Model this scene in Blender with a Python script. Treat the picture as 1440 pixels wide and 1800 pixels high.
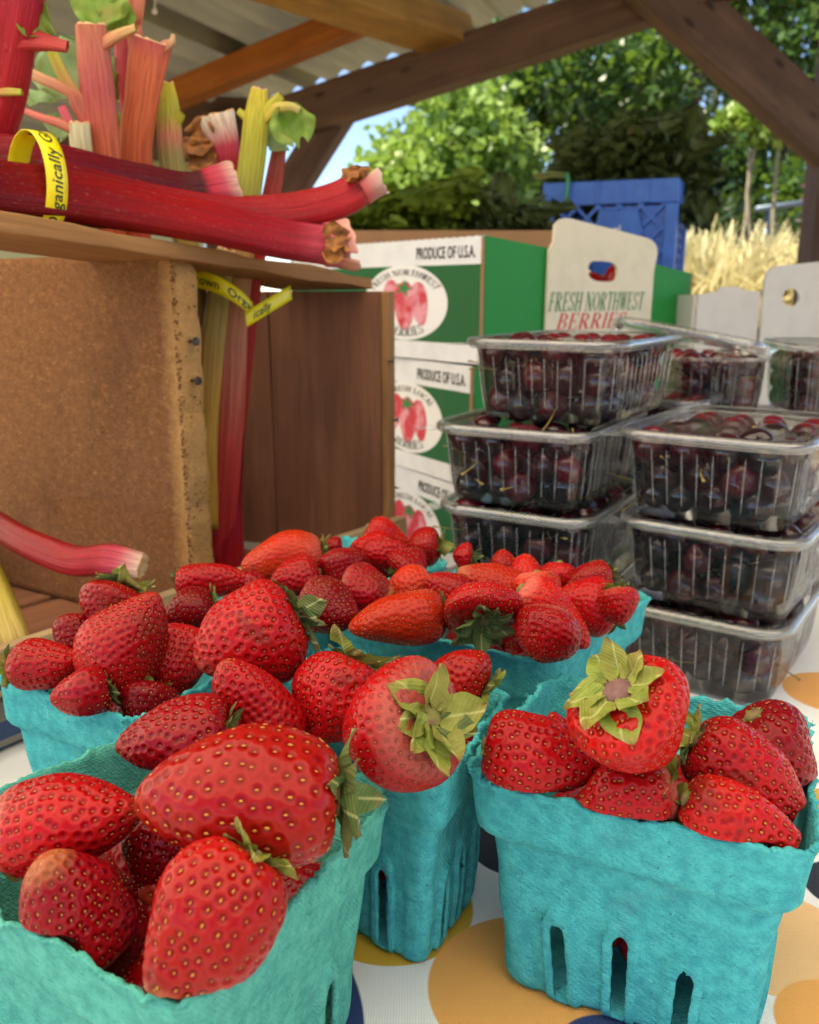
import bpy, bmesh, math, random
import numpy as np
from mathutils import Vector, Matrix

for o in list(bpy.data.objects):
    bpy.data.objects.remove(o)
S = bpy.context.scene
COL = S.collection
R = math.radians
random.seed(7)
RNG = np.random.default_rng(11)

# ------------------------------------------------------------------ camera
CAM_H = 0.24                      # eye height above the table top (z = 0)
F_PX = 1550.0                     # focal length in pixels of the 1440 px wide picture
PITCH = math.atan(390.0 / F_PX)
cd = bpy.data.cameras.new('camera')
cam = bpy.data.objects.new('camera', cd)
COL.objects.link(cam)
cam.location = (0, 0, CAM_H)
cam.rotation_euler = (math.pi / 2 - PITCH, 0, 0)
cd.sensor_fit = 'HORIZONTAL'
cd.sensor_width = 36.0
cd.lens = 36.0 * F_PX / 1440.0
cd.clip_start = 0.01
cd.clip_end = 2000
cd.dof.use_dof = True
cd.dof.focus_distance = 0.295
cd.dof.aperture_fstop = 24.0
cd.dof.aperture_blades = 0
S.camera = cam

# ------------------------------------------------------------------ world, sun, exposure
SUN_EL, SUN_AZ = R(52), math.atan2(-0.97, -0.15)     # azimuth measured from +Y towards +X
sun_dir = Vector((math.sin(SUN_AZ) * math.cos(SUN_EL), math.cos(SUN_AZ) * math.cos(SUN_EL), math.sin(SUN_EL)))
w = bpy.data.worlds.new('World')
S.world = w
w.use_nodes = True
nt = w.node_tree
sky = nt.nodes.new('ShaderNodeTexSky')
sky.sky_type = 'NISHITA'
sky.sun_disc = False
sky.sun_elevation = SUN_EL
sky.sun_rotation = SUN_AZ
sky.altitude = 3500
sky.air_density = 1.0
sky.dust_density = 0.0
sky.ozone_density = 3.0
nt.links.new(sky.outputs[0], nt.nodes['Background'].inputs[0])
nt.nodes['Background'].inputs[1].default_value = 0.095
sl = bpy.data.lights.new('sun', 'SUN')
sl.energy = 4.2
sl.angle = R(0.55)
sl.color = (1.0, 0.94, 0.84)
so = bpy.data.objects.new('sun', sl)
COL.objects.link(so)
so.rotation_euler = (-sun_dir).to_track_quat('-Z', 'Y').to_euler()
S.view_settings.view_transform = 'Standard'
S.view_settings.look = 'None'
S.view_settings.gamma = 1.0
S.view_settings.use_curve_mapping = False
S.view_settings.exposure = 1.9
S.view_settings.use_white_balance = True      # the camera balanced for open shade
S.view_settings.white_balance_temperature = 7400
S.view_settings.white_balance_tint = 10
S.render.engine = 'CYCLES'
cy = S.cycles
cy.use_denoising = True
try:
    cy.denoiser = 'OPENIMAGEDENOISE'
    cy.denoising_input_passes = 'RGB_ALBEDO_NORMAL'
except Exception:
    pass
cy.max_bounces = 10
cy.diffuse_bounces = 3
cy.glossy_bounces = 4
cy.transmission_bounces = 8
cy.transparent_max_bounces = 24
cy.caustics_reflective = False
cy.caustics_refractive = False
cy.sample_clamp_indirect = 6.0

# ------------------------------------------------------------------ helpers
def ray(px, py):
    x = (px - 720) / F_PX
    y = (py - 900) / F_PX
    return np.array([x, math.cos(PITCH) - y * math.sin(PITCH), -(y * math.cos(PITCH) + math.sin(PITCH))])
EYE = np.array([0, 0, CAM_H])
def onz(px, py, z):
    r = ray(px, py)
    return EYE + r * ((z - CAM_H) / r[2])
def ony(px, py, y):
    r = ray(px, py)
    return EYE + r * (y / r[1])
CR = np.array([1.0, 0, 0])
CU = np.array([0, math.sin(PITCH), math.cos(PITCH)])
CF = np.array([0, math.cos(PITCH), -math.sin(PITCH)])
def axdepth(p):
    return float(np.dot(np.asarray(p) - EYE, CF))

def lin(r, g, b):
    f = lambda c: (c / 255 / 12.92) if c / 255 <= 0.04045 else ((c / 255 + 0.055) / 1.055) ** 2.4
    return (f(r), f(g), f(b))

def wloc(o):
    v = np.zeros(3)
    while o is not None:
        v += np.array(o.location)
        o = o.parent
    return v

def tag(o, label=None, cat=None, group=None, kind=None):
    if label: o['label'] = label
    if cat: o['category'] = cat
    if group: o['group'] = group
    if kind: o['kind'] = kind
    return o

def empty(name, loc, label=None, cat=None, group=None):
    o = bpy.data.objects.new(name, None)
    COL.objects.link(o)
    o.location = tuple(float(c) for c in loc)
    o.empty_display_size = 0.01
    return tag(o, label, cat, group)

def mesh_data(name, V, Fs, smooth=False):
    me = bpy.data.meshes.new(name)
    V = np.asarray(V, dtype=np.float64)
    if isinstance(Fs, np.ndarray):
        n = Fs.shape[1]
        me.vertices.add(len(V))
        me.vertices.foreach_set('co', V.astype(np.float32).ravel())
        me.loops.add(Fs.size)
        me.loops.foreach_set('vertex_index', Fs.astype(np.int32).ravel())
        me.polygons.add(len(Fs))
        me.polygons.foreach_set('loop_start', np.arange(0, Fs.size, n, dtype=np.int32))
        me.update(calc_edges=True)
        me.validate()
    else:
        me.from_pydata(V.tolist(), [], Fs)
        me.update()
    if smooth:
        me.polygons.foreach_set('use_smooth', np.ones(len(me.polygons), dtype=bool))
    return me

def mk(name, V, Fs, mat=None, parent=None, base=None, smooth=False, attrs=None):
    """one mesh object from world-space vertices; base = world origin for a top-level object"""
    V = np.asarray(V, dtype=np.float64)
    org = wloc(parent) if parent is not None else (np.asarray(base, dtype=float) if base is not None else np.zeros(3))
    me = mesh_data(name, V - org, Fs, smooth)
    if attrs:
        for k, a in attrs.items():
            a = np.asarray(a, dtype=np.float32)
            if a.ndim == 1:
                at = me.attributes.new(k, 'FLOAT', 'POINT')
                at.data.foreach_set('value', a)
            elif a.shape[1] == 3:
                at = me.attributes.new(k, 'FLOAT_VECTOR', 'POINT')
                at.data.foreach_set('vector', a.ravel())
            else:
                at = me.attributes.new(k, 'FLOAT_COLOR', 'POINT')
                at.data.foreach_set('color', a.ravel())
    if mat is not None:
        me.materials.append(mat)
    o = bpy.data.objects.new(name, me)
    COL.objects.link(o)
    if parent is not None:
        o.parent = parent
    else:
        o.location = tuple(org)
    return o

def dup(o, parent=None, loc=None):
    c = o.copy()
    COL.objects.link(c)
    if parent is not None:
        c.parent = parent
    if loc is not None:
        c.location = loc
    return c

def grid_faces(nu, nv, wrap_u=False):
    """nu columns (around), nv rows"""
    i = np.arange(nu if wrap_u else nu - 1)
    j = np.arange(nv - 1)
    I, J = np.meshgrid(i, j)
    I = I.ravel(); J = J.ravel()
    I2 = (I + 1) % nu
    return np.stack([J * nu + I, J * nu + I2, (J + 1) * nu + I2, (J + 1) * nu + I], 1)

def hash_noise(P, seed=0, freq=1.0, octaves=3):
    """cheap smooth value noise made of rotated sines"""
    rs = np.random.default_rng(seed)
    out = np.zeros(len(P))
    amp, tot = 1.0, 0.0
    f = freq
    for _ in range(octaves):
        for k in range(4):
            d = rs.normal(size=3); d /= np.linalg.norm(d)
            out += amp * 0.25 * np.sin(f * (P @ d) * (0.8 + 0.5 * rs.random()) + rs.random() * 6.28)
        tot += amp * 0.35
        amp *= 0.55
        f *= 2.1
    return out / tot

def frame(o, ex, ez=(0, 0, 1)):
    ex = np.asarray(ex, float); ex = ex / np.linalg.norm(ex)
    ez = np.asarray(ez, float); ez = ez - ex * ez.dot(ex); ez /= np.linalg.norm(ez)
    ey = np.cross(ez, ex)
    return np.asarray(o, float), np.stack([ex, ey, ez], 0)

def xf(fr, L):
    return fr[0] + np.asarray(L, float) @ fr[1]

def bm_arrays(bm):
    bm.verts.ensure_lookup_table()
    V = np.array([v.co[:] for v in bm.verts])
    Fs = [[v.index for v in f.verts] for f in bm.faces]
    return V, Fs

def board(name, fr, size, mat, parent=None, bevel=0.0015, cuts=0, rough=0.0, seed=0, center=(0, 0, 0), base=None, smooth=False, goff=None):
    """bevelled board in a local frame: local x,y,z sizes, centred on `center`"""
    bm = bmesh.new()
    bmesh.ops.create_cube(bm, size=1.0)
    for v in bm.verts:
        v.co = Vector((v.co.x * size[0], v.co.y * size[1], v.co.z * size[2]))
    if bevel > 0:
        bmesh.ops.bevel(bm, geom=list(bm.edges), offset=bevel, segments=2, affect='EDGES', profile=0.6)
    if cuts:
        long_e = [e for e in bm.edges if e.calc_length() > max(size) * 0.5]
        bmesh.ops.subdivide_edges(bm, edges=long_e, cuts=cuts, use_grid_fill=True)
    bm.verts.index_update()
    V, Fs = bm_arrays(bm)
    bm.free()
    G = V.copy()
    if rough:
        n = hash_noise(V, seed, 1.2 / max(0.004, min(size) * 2), 3)
        c = V / (np.array(size) / 2)
        V = V + c * n[:, None] * rough
    g = G + (np.array(goff) if goff is not None else np.random.default_rng(seed + 5).random(3) * 3)
    return mk(name, xf(fr, V + np.array(center)), Fs, mat, parent, base, smooth, {'gc': g})

def extrude(name, fr, pts, thick, mat, parent=None, bevel=0.0, holes=None, base=None, goff=(0, 0, 0)):
    """outline (local x,z) extruded along local y from 0 to thick (y grows away from the viewer)"""
    bm = bmesh.new()
    def ring(ps, y):
        return [bm.verts.new((p[0], y, p[1])) for p in ps]
    loops = [pts] + (holes or [])
    fr_e, all_loops = [], []
    edges = []
    for ps in loops:
        vs = ring(ps, 0.0)
        all_loops.append(vs)
        for i in range(len(vs)):
            edges.append(bm.edges.new((vs[i], vs[(i + 1) % len(vs)])))
    if holes:
        bmesh.ops.triangle_fill(bm, use_beauty=True, use_dissolve=False, edges=edges)
    else:
        bm.faces.new(all_loops[0])
    geom = list(bm.faces)
    ret = bmesh.ops.extrude_face_region(bm, geom=geom)
    for v in ret['geom']:
        if isinstance(v, bmesh.types.BMVert):
            v.co.y += thick
    bmesh.ops.recalc_face_normals(bm, faces=list(bm.faces))
    if bevel:
        es = [e for e in bm.edges if len(e.link_faces) == 2 and e.calc_face_angle() > 0.8 and abs(e.verts[0].co.y - e.verts[1].co.y) < 1e-7]
        bmesh.ops.bevel(bm, geom=es, offset=bevel, segments=2, affect='EDGES', profile=0.6)
    bm.verts.index_update()
    V, Fs = bm_arrays(bm)
    bm.free()
    return mk(name, xf(fr, V), Fs, mat, parent, base, False, {'gc': V + np.array(goff)})

def catmull(P, n):
    P = np.asarray(P, float)
    if len(P) == 2:
        t = np.linspace(0, 1, n)[:, None]
        return P[0] * (1 - t) + P[1] * t
    Q = np.vstack([2 * P[0] - P[1], P, 2 * P[-1] - P[-2]])
    out = []
    T = np.linspace(0, len(P) - 1, n)
    for t in T:
        i = min(int(t), len(P) - 2)
        u = t - i
        a, b, c, d = Q[i], Q[i + 1], Q[i + 2], Q[i + 3]
        out.append(0.5 * (2 * b + (c - a) * u + (2 * a - 5 * b + 4 * c - d) * u * u + (3 * b - a - 3 * c + d) * u ** 3))
    return np.array(out)

def tube_arrays(P, rad, seg=8, section=None, up=(0, 0, 1), cap=True):
    """tube along polyline; returns V, F (list), and per-vertex (t, angle)"""
    P = np.asarray(P, float)
    n = len(P)
    rad = np.broadcast_to(np.asarray(rad, float), (n,))
    T = np.gradient(P, axis=0)
    T /= np.linalg.norm(T, axis=1)[:, None] + 1e-12
    up = np.asarray(up, float)
    if abs(T[0] @ up) > 0.95 * np.linalg.norm(up):
        up = np.array([0.0, -1.0, 0.1])
    a = np.cross(up, T[0]); a /= np.linalg.norm(a)
    A = []
    for i in range(n):
        a = a - T[i] * (a @ T[i]); a /= np.linalg.norm(a) + 1e-12
        A.append(a.copy())
    A = np.array(A)
    B = np.cross(T, A)
    th = np.linspace(0, 2 * math.pi, seg, endpoint=False)
    sx = np.cos(th); sy = np.sin(th)
    if section is not None:
        k = section(th)
        if isinstance(k, tuple):
            sx, sy = k
        else:
            sx, sy = sx * k, sy * k
    V = P[:, None, :] + rad[:, None, None] * (A[:, None, :] * sx[None, :, None] + B[:, None, :] * sy[None, :, None])
    V = V.reshape(-1, 3)
    Fs = grid_faces(seg, n, True).tolist()
    t = np.repeat(np.linspace(0, 1, n), seg)
    if cap:
        Fs.append(list(range(seg))[::-1])
        Fs.append(list(range((n - 1) * seg, n * seg)))
    return V, Fs, t, np.tile(th, n)

def join(parts):
    """parts: list of (V, F) -> one V, F"""
    Vs, Fs, o = [], [], 0
    for V, Fq in parts:
        Vs.append(np.asarray(V))
        Fs += [[i + o for i in f] for f in Fq]
        o += len(V)
    return np.vstack(Vs), Fs

# ------------------------------------------------------------------ materials
class NB:
    def __init__(self, name):
        self.m = bpy.data.materials.new(name)
        self.m.use_nodes = True
        self.t = self.m.node_tree
        self.t.nodes.clear()
        self.out = self.t.nodes.new('ShaderNodeOutputMaterial')
    def n(self, typ, **kw):
        nd = self.t.nodes.new(typ)
        for k, v in kw.items():
            if k == 'inp':
                for kk, vv in v.items():
                    self.set(nd.inputs[kk], vv)
            else:
                setattr(nd, k, v)
        return nd
    def set(self, sock, v):
        if isinstance(v, bpy.types.NodeSocket):
            self.t.links.new(v, sock)
        elif isinstance(v, bpy.types.Node):
            self.t.links.new(v.outputs[0], sock)
        else:
            if hasattr(sock.default_value, '__len__') and not isinstance(v, str) and len(sock.default_value) == 4 and len(v) == 3:
                v = (*v, 1.0)
            sock.default_value = v
    def obj(self):
        return self.n('ShaderNodeTexCoord').outputs['Object']
    def attr(self, name, out='Vector'):
        return self.n('ShaderNodeAttribute', attribute_name=name).outputs[out]
    def mapping(self, v, scale=(1, 1, 1), loc=(0, 0, 0), rot=(0, 0, 0)):
        return self.n('ShaderNodeMapping', inp={'Vector': v, 'Scale': scale, 'Location': loc, 'Rotation': rot}).outputs[0]
    def noise(self, v, scale, detail=4, rough=0.55, dist=0.0, out='Fac'):
        return self.n('ShaderNodeTexNoise', inp={'Vector': v, 'Scale': scale, 'Detail': detail, 'Roughness': rough, 'Distortion': dist}).outputs[out]
    def ramp(self, f, stops, interp='LINEAR'):
        nd = self.n('ShaderNodeValToRGB', inp={'Fac': f})
        cr = nd.color_ramp
        cr.interpolation = interp
        while len(cr.elements) < len(stops):
            cr.elements.new(0.5)
        for e, (p, c) in zip(cr.elements, stops):
            e.position = p
            if not hasattr(c, '__len__'): c = (c, c, c)
            e.color = (*c, 1.0) if len(c) == 3 else c
        return nd.outputs[0]
    def mix(self, f, a, b, blend='MIX'):
        nd = self.n('ShaderNodeMix', data_type='RGBA', blend_type=blend)
        self.set(nd.inputs[0], f); self.set(nd.inputs[6], a); self.set(nd.inputs[7], b)
        return nd.outputs[2]
    def math(self, op, a, b=0.0, c=0.0):
        nd = self.n('ShaderNodeMath', operation=op)
        self.set(nd.inputs[0], a); self.set(nd.inputs[1], b); self.set(nd.inputs[2], c)
        return nd.outputs[0]
    def bump(self, h, strength=0.3, dist=0.001, normal=None):
        nd = self.n('ShaderNodeBump', inp={'Height': h, 'Strength': strength, 'Distance': dist})
        if normal is not None: self.set(nd.inputs['Normal'], normal)
        return nd.outputs[0]
    def bsdf(self, **kw):
        nd = self.n('ShaderNodeBsdfPrincipled')
        for k, v in kw.items():
            self.set(nd.inputs[k.replace('_', ' ')], v)
        return nd
    def done(self, sh):
        self.t.links.new(sh.outputs[0] if isinstance(sh, bpy.types.Node) else sh, self.out.inputs[0])
        return self.m

def pulp_mat(name, ca, cb, cc):
    b = NB(name)
    v = b.obj()
    big = b.noise(v, 38, 4)
    fine = b.noise(v, 900, 3, 0.6)
    mid = b.noise(v, 210, 4, 0.6)
    c = b.mix(big, ca, cb)
    c = b.mix(b.ramp(mid, [(0.36, 0.0), (0.62, 1.0)]), b.mix(0.55, c, cc), c)
    c = b.mix(b.ramp(fine, [(0.3, 0.55), (0.5, 0.0)]), c, b.mix(0.5, c, cc))
    fib = b.noise(b.mapping(v, (1, 1, 0.25)), 420, 2, 0.5, 2.0)
    c = b.mix(b.ramp(fib, [(0.68, 0.0), (0.78, 0.2)]), c, lin(190, 232, 226))
    stain = b.noise(b.mapping(v, loc=(2.3, 1.1, 0.4)), 26, 4, 0.6)
    c = b.mix(b.ramp(stain, [(0.60, 0.0), (0.74, 0.45)]), c, b.mix(0.5, cc, lin(120, 110, 116)))
    crease = b.noise(b.mapping(v, (1, 1, 2.2)), 120, 5, 0.65, 1.5)
    c = b.mix(b.ramp(crease, [(0.30, 0.5), (0.42, 0.0)]), c, cc)
    spk = b.noise(v, 520, 1, 0.5)
    c = b.mix(b.ramp(spk, [(0.2, 0.7), (0.235, 0.0)]), c, (0.01, 0.05, 0.06))
    # wire-screen imprint of the pulp mould plus fibres
    w1 = b.n('ShaderNodeTexWave', wave_type='BANDS', bands_direction='DIAGONAL', inp={'Vector': v, 'Scale': 300, 'Distortion': 2.5, 'Detail': 2.0, 'Detail Scale': 1.5}).outputs['Fac']
    w2 = b.n('ShaderNodeTexWave', wave_type='BANDS', bands_direction='Z', inp={'Vector': v, 'Scale': 330, 'Distortion': 3.0, 'Detail': 2.0, 'Detail Scale': 1.5}).outputs['Fac']
    h = b.math('ADD', b.math('MULTIPLY', b.math('ADD', w1, w2), 0.13), b.math('ADD', b.math('MULTIPLY', fine, 1.0), b.math('ADD', b.math('MULTIPLY', mid, 0.8), b.math('MULTIPLY', crease, 0.5))))
    nrm = b.bump(h, 0.75, 0.0011)
    return b.done(b.bsdf(Base_Color=c, Roughness=0.92, Normal=nrm, Specular_IOR_Level=0.25))

PULP = pulp_mat('pulp_turquoise', lin(84, 196, 194), lin(60, 176, 178), lin(28, 130, 142))
PULP_G = pulp_mat('pulp_green_teal', lin(98, 190, 170), lin(76, 170, 154), lin(42, 130, 124))

def berry_mat():
    b = NB('strawberry_flesh')
    c = b.attr('bc', 'Color')
    v = b.obj()
    nz = b.noise(v, 160, 3)
    c2 = b.mix(b.ramp(nz, [(0.35, 0.0), (0.75, 0.3)]), c, b.mix(0.6, c, (0.20, 0.003, 0.006)))
    rough = b.ramp(b.noise(v, 420, 3), [(0.3, 0.12), (0.7, 0.24)])
    nrm = b.bump(b.noise(v, 1100, 2), 0.18, 0.0004)
    return b.done(b.bsdf(Base_Color=c2, Roughness=rough, Normal=nrm, Specular_IOR_Level=0.14, Subsurface_Weight=0.03,
                         Subsurface_Radius=(1.0, 0.18, 0.10), Subsurface_Scale=0.003, Coat_Weight=0.10, Coat_Roughness=0.04))
BERRY = berry_mat()
def simple(name, col, rough=0.6, noise=0.0, nscale=100, col2=None, bump=0.0, bdist=0.0005, spec=0.5, metal=0.0, sss=0.0):
    b = NB(name)
    c = col
    v = b.obj()
    if noise:
        c = b.mix(b.ramp(b.noise(v, nscale, 4), [(0.3, 0.0), (0.7, 1.0)]), col, col2 or tuple(x * (1 - noise) for x in col))
    kw = dict(Base_Color=c, Roughness=rough, Specular_IOR_Level=spec, Metallic=metal)
    if bump:
        kw['Normal'] = b.bump(b.noise(v, nscale * 2, 3), bump, bdist)
    if sss:
        kw['Subsurface_Weight'] = sss
        kw['Subsurface_Scale'] = 0.004
    return b.done(b.bsdf(**kw))
SEED_Y = simple('seed_yellow', lin(204, 138, 40), 0.4, 0.5, 220, lin(176, 92, 36))
SEED_R = simple('seed_red', lin(160, 62, 30), 0.35, 0.5, 220, lin(196, 112, 44))
def leafmat(name, ca, cb, cdry, nscale=120, trans=0.25):
    b = NB(name)
    v = b.obj()
    c = b.mix(b.ramp(b.noise(v, nscale, 3), [(0.35, 0.0), (0.65, 1.0)]), ca, cb)
    c = b.mix(b.ramp(b.noise(b.mapping(v, loc=(3, 1, 2)), nscale * 0.7, 4), [(0.58, 0.0), (0.72, 0.75)]), c, cdry)
    nrm = b.bump(b.noise(v, nscale * 5, 3), 0.3, 0.0006)
    p = b.bsdf(Base_Color=c, Roughness=0.55, Normal=nrm, Specular_IOR_Level=0.35)
    t = b.n('ShaderNodeBsdfTranslucent', inp={'Color': c})
    mx = b.n('ShaderNodeMixShader', inp={0: trans, 1: p.outputs[0], 2: t.outputs[0]})
    return b.done(mx)
def sepalmat(name, ca, cb, cdry):
    b = NB(name)
    v = b.obj()
    sp = b.n('ShaderNodeSeparateXYZ', inp={0: v})
    oi = b.n('ShaderNodeObjectInfo').outputs['Random']
    off = b.n('ShaderNodeVectorMath', operation='ADD', inp={0: v, 1: b.n('ShaderNodeCombineXYZ', inp={0: b.math('MULTIPLY', oi, 37.0), 1: b.math('MULTIPLY', oi, 19.0)}).outputs[0]}).outputs[0]
    c = b.mix(b.ramp(b.noise(off, 3.2, 4), [(0.35, 0.0), (0.65, 1.0)]), ca, cb)
    c = b.mix(b.math('MULTIPLY', oi, 0.45), c, cdry)
    tip = b.math('ADD', sp.outputs[1], b.math('MULTIPLY', b.math('SUBTRACT', b.noise(off, 5, 3), 0.5), 0.5))
    c = b.mix(b.ramp(tip, [(0.74, 0.0), (0.98, 0.85)]), c, cdry)
    c = b.mix(b.ramp(b.math('ABSOLUTE', sp.outputs[0]), [(0.008, 0.55), (0.035, 0.0)]), c, lin(206, 206, 140))
    vein = b.n('ShaderNodeTexWave', wave_type='BANDS', bands_direction='DIAGONAL', inp={'Vector': v, 'Scale': 5.0, 'Distortion': 2.0, 'Detail': 2.0}).outputs['Fac']
    c = b.mix(b.ramp(vein, [(0.85, 0.0), (1.0, 0.12)]), c, lin(196, 200, 130))
    nrm = b.bump(b.math('ADD', vein, b.noise(v, 22, 3)), 0.2, 0.02)
    p = b.bsdf(Base_Color=c, Roughness=0.6, Normal=nrm, Specular_IOR_Level=0.3)
    t = b.n('ShaderNodeBsdfTranslucent', inp={'Color': c})
    return b.done(b.n('ShaderNodeMixShader', inp={0: 0.22, 1: p.outputs[0], 2: t.outputs[0]}))
SEPAL = sepalmat('sepal_green', lin(118, 138, 46), lin(156, 166, 76), lin(150, 118, 66))
SEPAL_D = sepalmat('sepal_dark', lin(70, 98, 46), lin(98, 122, 66), lin(120, 104, 62))
HUB = simple('calyx_hub', lin(130, 130, 60), 0.7, 0.4, 300, lin(110, 74, 58))
HUB_B = simple('calyx_hub_brown', lin(134, 96, 90), 0.75, 0.4, 300, lin(96, 62, 58))
# ------------------------------------------------------------------ the setting: ground
def ground_mat():
    b = NB('gravel_ground')
    v = b.obj()
    c = b.mix(b.ramp(b.noise(v, 0.9, 5), [(0.38, 0.0), (0.62, 1.0)]), lin(146, 130, 100), lin(118, 110, 76))
    c = b.mix(b.ramp(b.noise(v, 14, 5), [(0.35, 0.0), (0.7, 0.6)]), c, lin(172, 158, 130))
    return b.done(b.bsdf(Base_Color=c, Roughness=0.95, Normal=b.bump(b.noise(v, 30, 5), 0.6, 0.03)))
g = 400.0
gv = [(-g, -g, -0.8), (g, -g, -0.8), (g, g, -0.8), (-g, g, -0.8)]
tag(mk('ground', gv, [[0, 1, 2, 3]], ground_mat(), base=(0, 0, 0)), kind='structure')

# ------------------------------------------------------------------ wood materials
def wood(name, ca, cb, cc, scale=1.0, rough=0.75, grain=1.0, knots=0.0):
    b = NB(name)
    g = b.attr('gc')
    gs = b.mapping(g, (6 * scale, 90 * scale, 90 * scale))
    n1 = b.noise(gs, 1.0, 6, 0.6, 0.6)
    n2 = b.noise(b.mapping(g, (14 * scale, 420 * scale, 420 * scale)), 1.0, 3, 0.6)
    n3 = b.noise(b.mapping(g, (9, 22, 22)), 1.0, 3)
    c = b.mix(b.ramp(n1, [(0.32, 0.0), (0.66, 1.0)]), ca, cb)
    c = b.mix(b.ramp(n3, [(0.35, 0.0), (0.75, 0.6)]), c, cc)
    c = b.mix(b.ramp(n2, [(0.55, 0.0), (0.75, 0.4 * grain)]), c, tuple(x * 0.45 for x in cc))
    if knots:
        vo = b.n('ShaderNodeTexVoronoi', inp={'Vector': b.mapping(g, (7, 16, 16)), 'Scale': 1.0}).outputs['Distance']
        c = b.mix(b.ramp(vo, [(0.05, 0.8), (0.16, 0.0)]), c, tuple(x * 0.3 for x in cc))
    h = b.math('ADD', n1, b.math('MULTIPLY', n2, 0.6))
    return b.done(b.bsdf(Base_Color=c, Roughness=rough, Normal=b.bump(h, 0.5, 0.0012), Specular_IOR_Level=0.3))
W_DARKBOARD = wood('weathered_crate_wood', lin(146, 96, 68), lin(124, 78, 54), lin(98, 60, 44))
W_PLANK = wood('rough_plank_wood', lin(176, 128, 78), lin(150, 102, 60), lin(124, 80, 50))
W_PALE = wood('pale_crate_wood', lin(188, 160, 120), lin(164, 134, 96), lin(128, 104, 78))
W_BEAM = wood('dark_beam_wood', lin(118, 88, 72), lin(94, 68, 56), lin(70, 50, 44), 0.35, knots=0.5)
W_PURLIN = wood('orange_purlin_wood', lin(186, 112, 50), lin(158, 88, 36), lin(128, 68, 30), 0.35)
W_RAFTER = wood('golden_rafter_wood', lin(192, 144, 76), lin(166, 118, 58), lin(120, 84, 44), 0.35)
W_TABLE = wood('grey_table_wood', lin(130, 122, 112), lin(104, 98, 92), lin(80, 76, 72), 0.6)

def hardboard():
    b = NB('particle_board')
    g = b.attr('gc')
    n1 = b.noise(b.mapping(g, (1, 1, 1.6)), 300, 5, 0.7, 1.6)
    n2 = b.noise(g, 150, 5, 0.6)
    n3 = b.noise(g, 16, 3)
    n4 = b.noise(b.mapping(g, (1.8, 1, 1), loc=(4, 2, 1)), 700, 3, 0.6, 1.0)
    c = b.ramp(n1, [(0.26, lin(70, 42, 24)), (0.42, lin(120, 78, 46)), (0.56, lin(146, 98, 60)), (0.74, lin(192, 142, 92))])
    c = b.mix(b.ramp(n2, [(0.35, 0.55), (0.62, 0.0)]), c, lin(106, 66, 38))
    c = b.mix(b.ramp(n3, [(0.4, 0.0), (0.75, 0.4)]), c, lin(128, 84, 58))
    c = b.mix(b.ramp(n4, [(0.68, 0.0), (0.76, 0.6)]), c, lin(64, 36, 22))
    sx_ = b.n('ShaderNodeSeparateXYZ', inp={0: g})
    ed = b.math('ADD', sx_.outputs[0], b.math('MULTIPLY', b.math('SUBTRACT', n2, 0.5), 0.012))
    c = b.mix(b.ramp(b.math('MULTIPLY_ADD', ed, 20.0, 0.9), [(0.55, 0.0), (0.80, 0.65)]), c, b.mix(n1, lin(150, 100, 54), lin(236, 186, 118)))
    st_ = b.noise(b.mapping(g, (1, 1, .5), loc=(7, 3, 2)), 9, 5, .65)
    c = b.mix(b.ramp(st_, [(0.56, 0.0), (0.72, 0.45)]), c, lin(70, 44, 30))
    h = b.math('ADD', n1, n2)
    return b.done(b.bsdf(Base_Color=c, Roughness=0.9, Normal=b.bump(h, 0.8, 0.0014), Specular_IOR_Level=0.2))
HARDB = hardboard()
METAL = simple('rusty_nail_steel', lin(96, 86, 84), 0.45, 0.5, 500, lin(70, 50, 42), metal=0.8)

# ------------------------------------------------------------------ table, cloth
tb = empty('market_table', (0.1, 0.4, -0.8), 'wooden market table under the spotted tablecloth', 'table')
TX0, TX1, TY0, TY1 = -0.62, 0.72, -0.12, 0.80
for k in range(6):
    wy = (TY1 - TY0) / 6
    board('plank', frame((0.5 * (TX0 + TX1), TY0 + wy * (k + 0.5), -0.0165), (1, 0, 0)), (TX1 - TX0 - 0.01, wy - 0.003, 0.025), W_TABLE, tb, seed=k)
for sx in (TX0 + 0.05, TX1 - 0.05):
    for sy in (TY0 + 0.05, TY1 - 0.05):
        board('leg', frame((sx, sy, -0.415), (0, 0, 1), (1, 0, 0)), (0.768, 0.05, 0.05), W_TABLE, tb, seed=9)
    board('apron', frame((sx, 0.5 * (TY0 + TY1), -0.07), (0, 1, 0)), (TY1 - TY0 - 0.16, 0.02, 0.07), W_TABLE, tb, seed=4)

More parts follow.
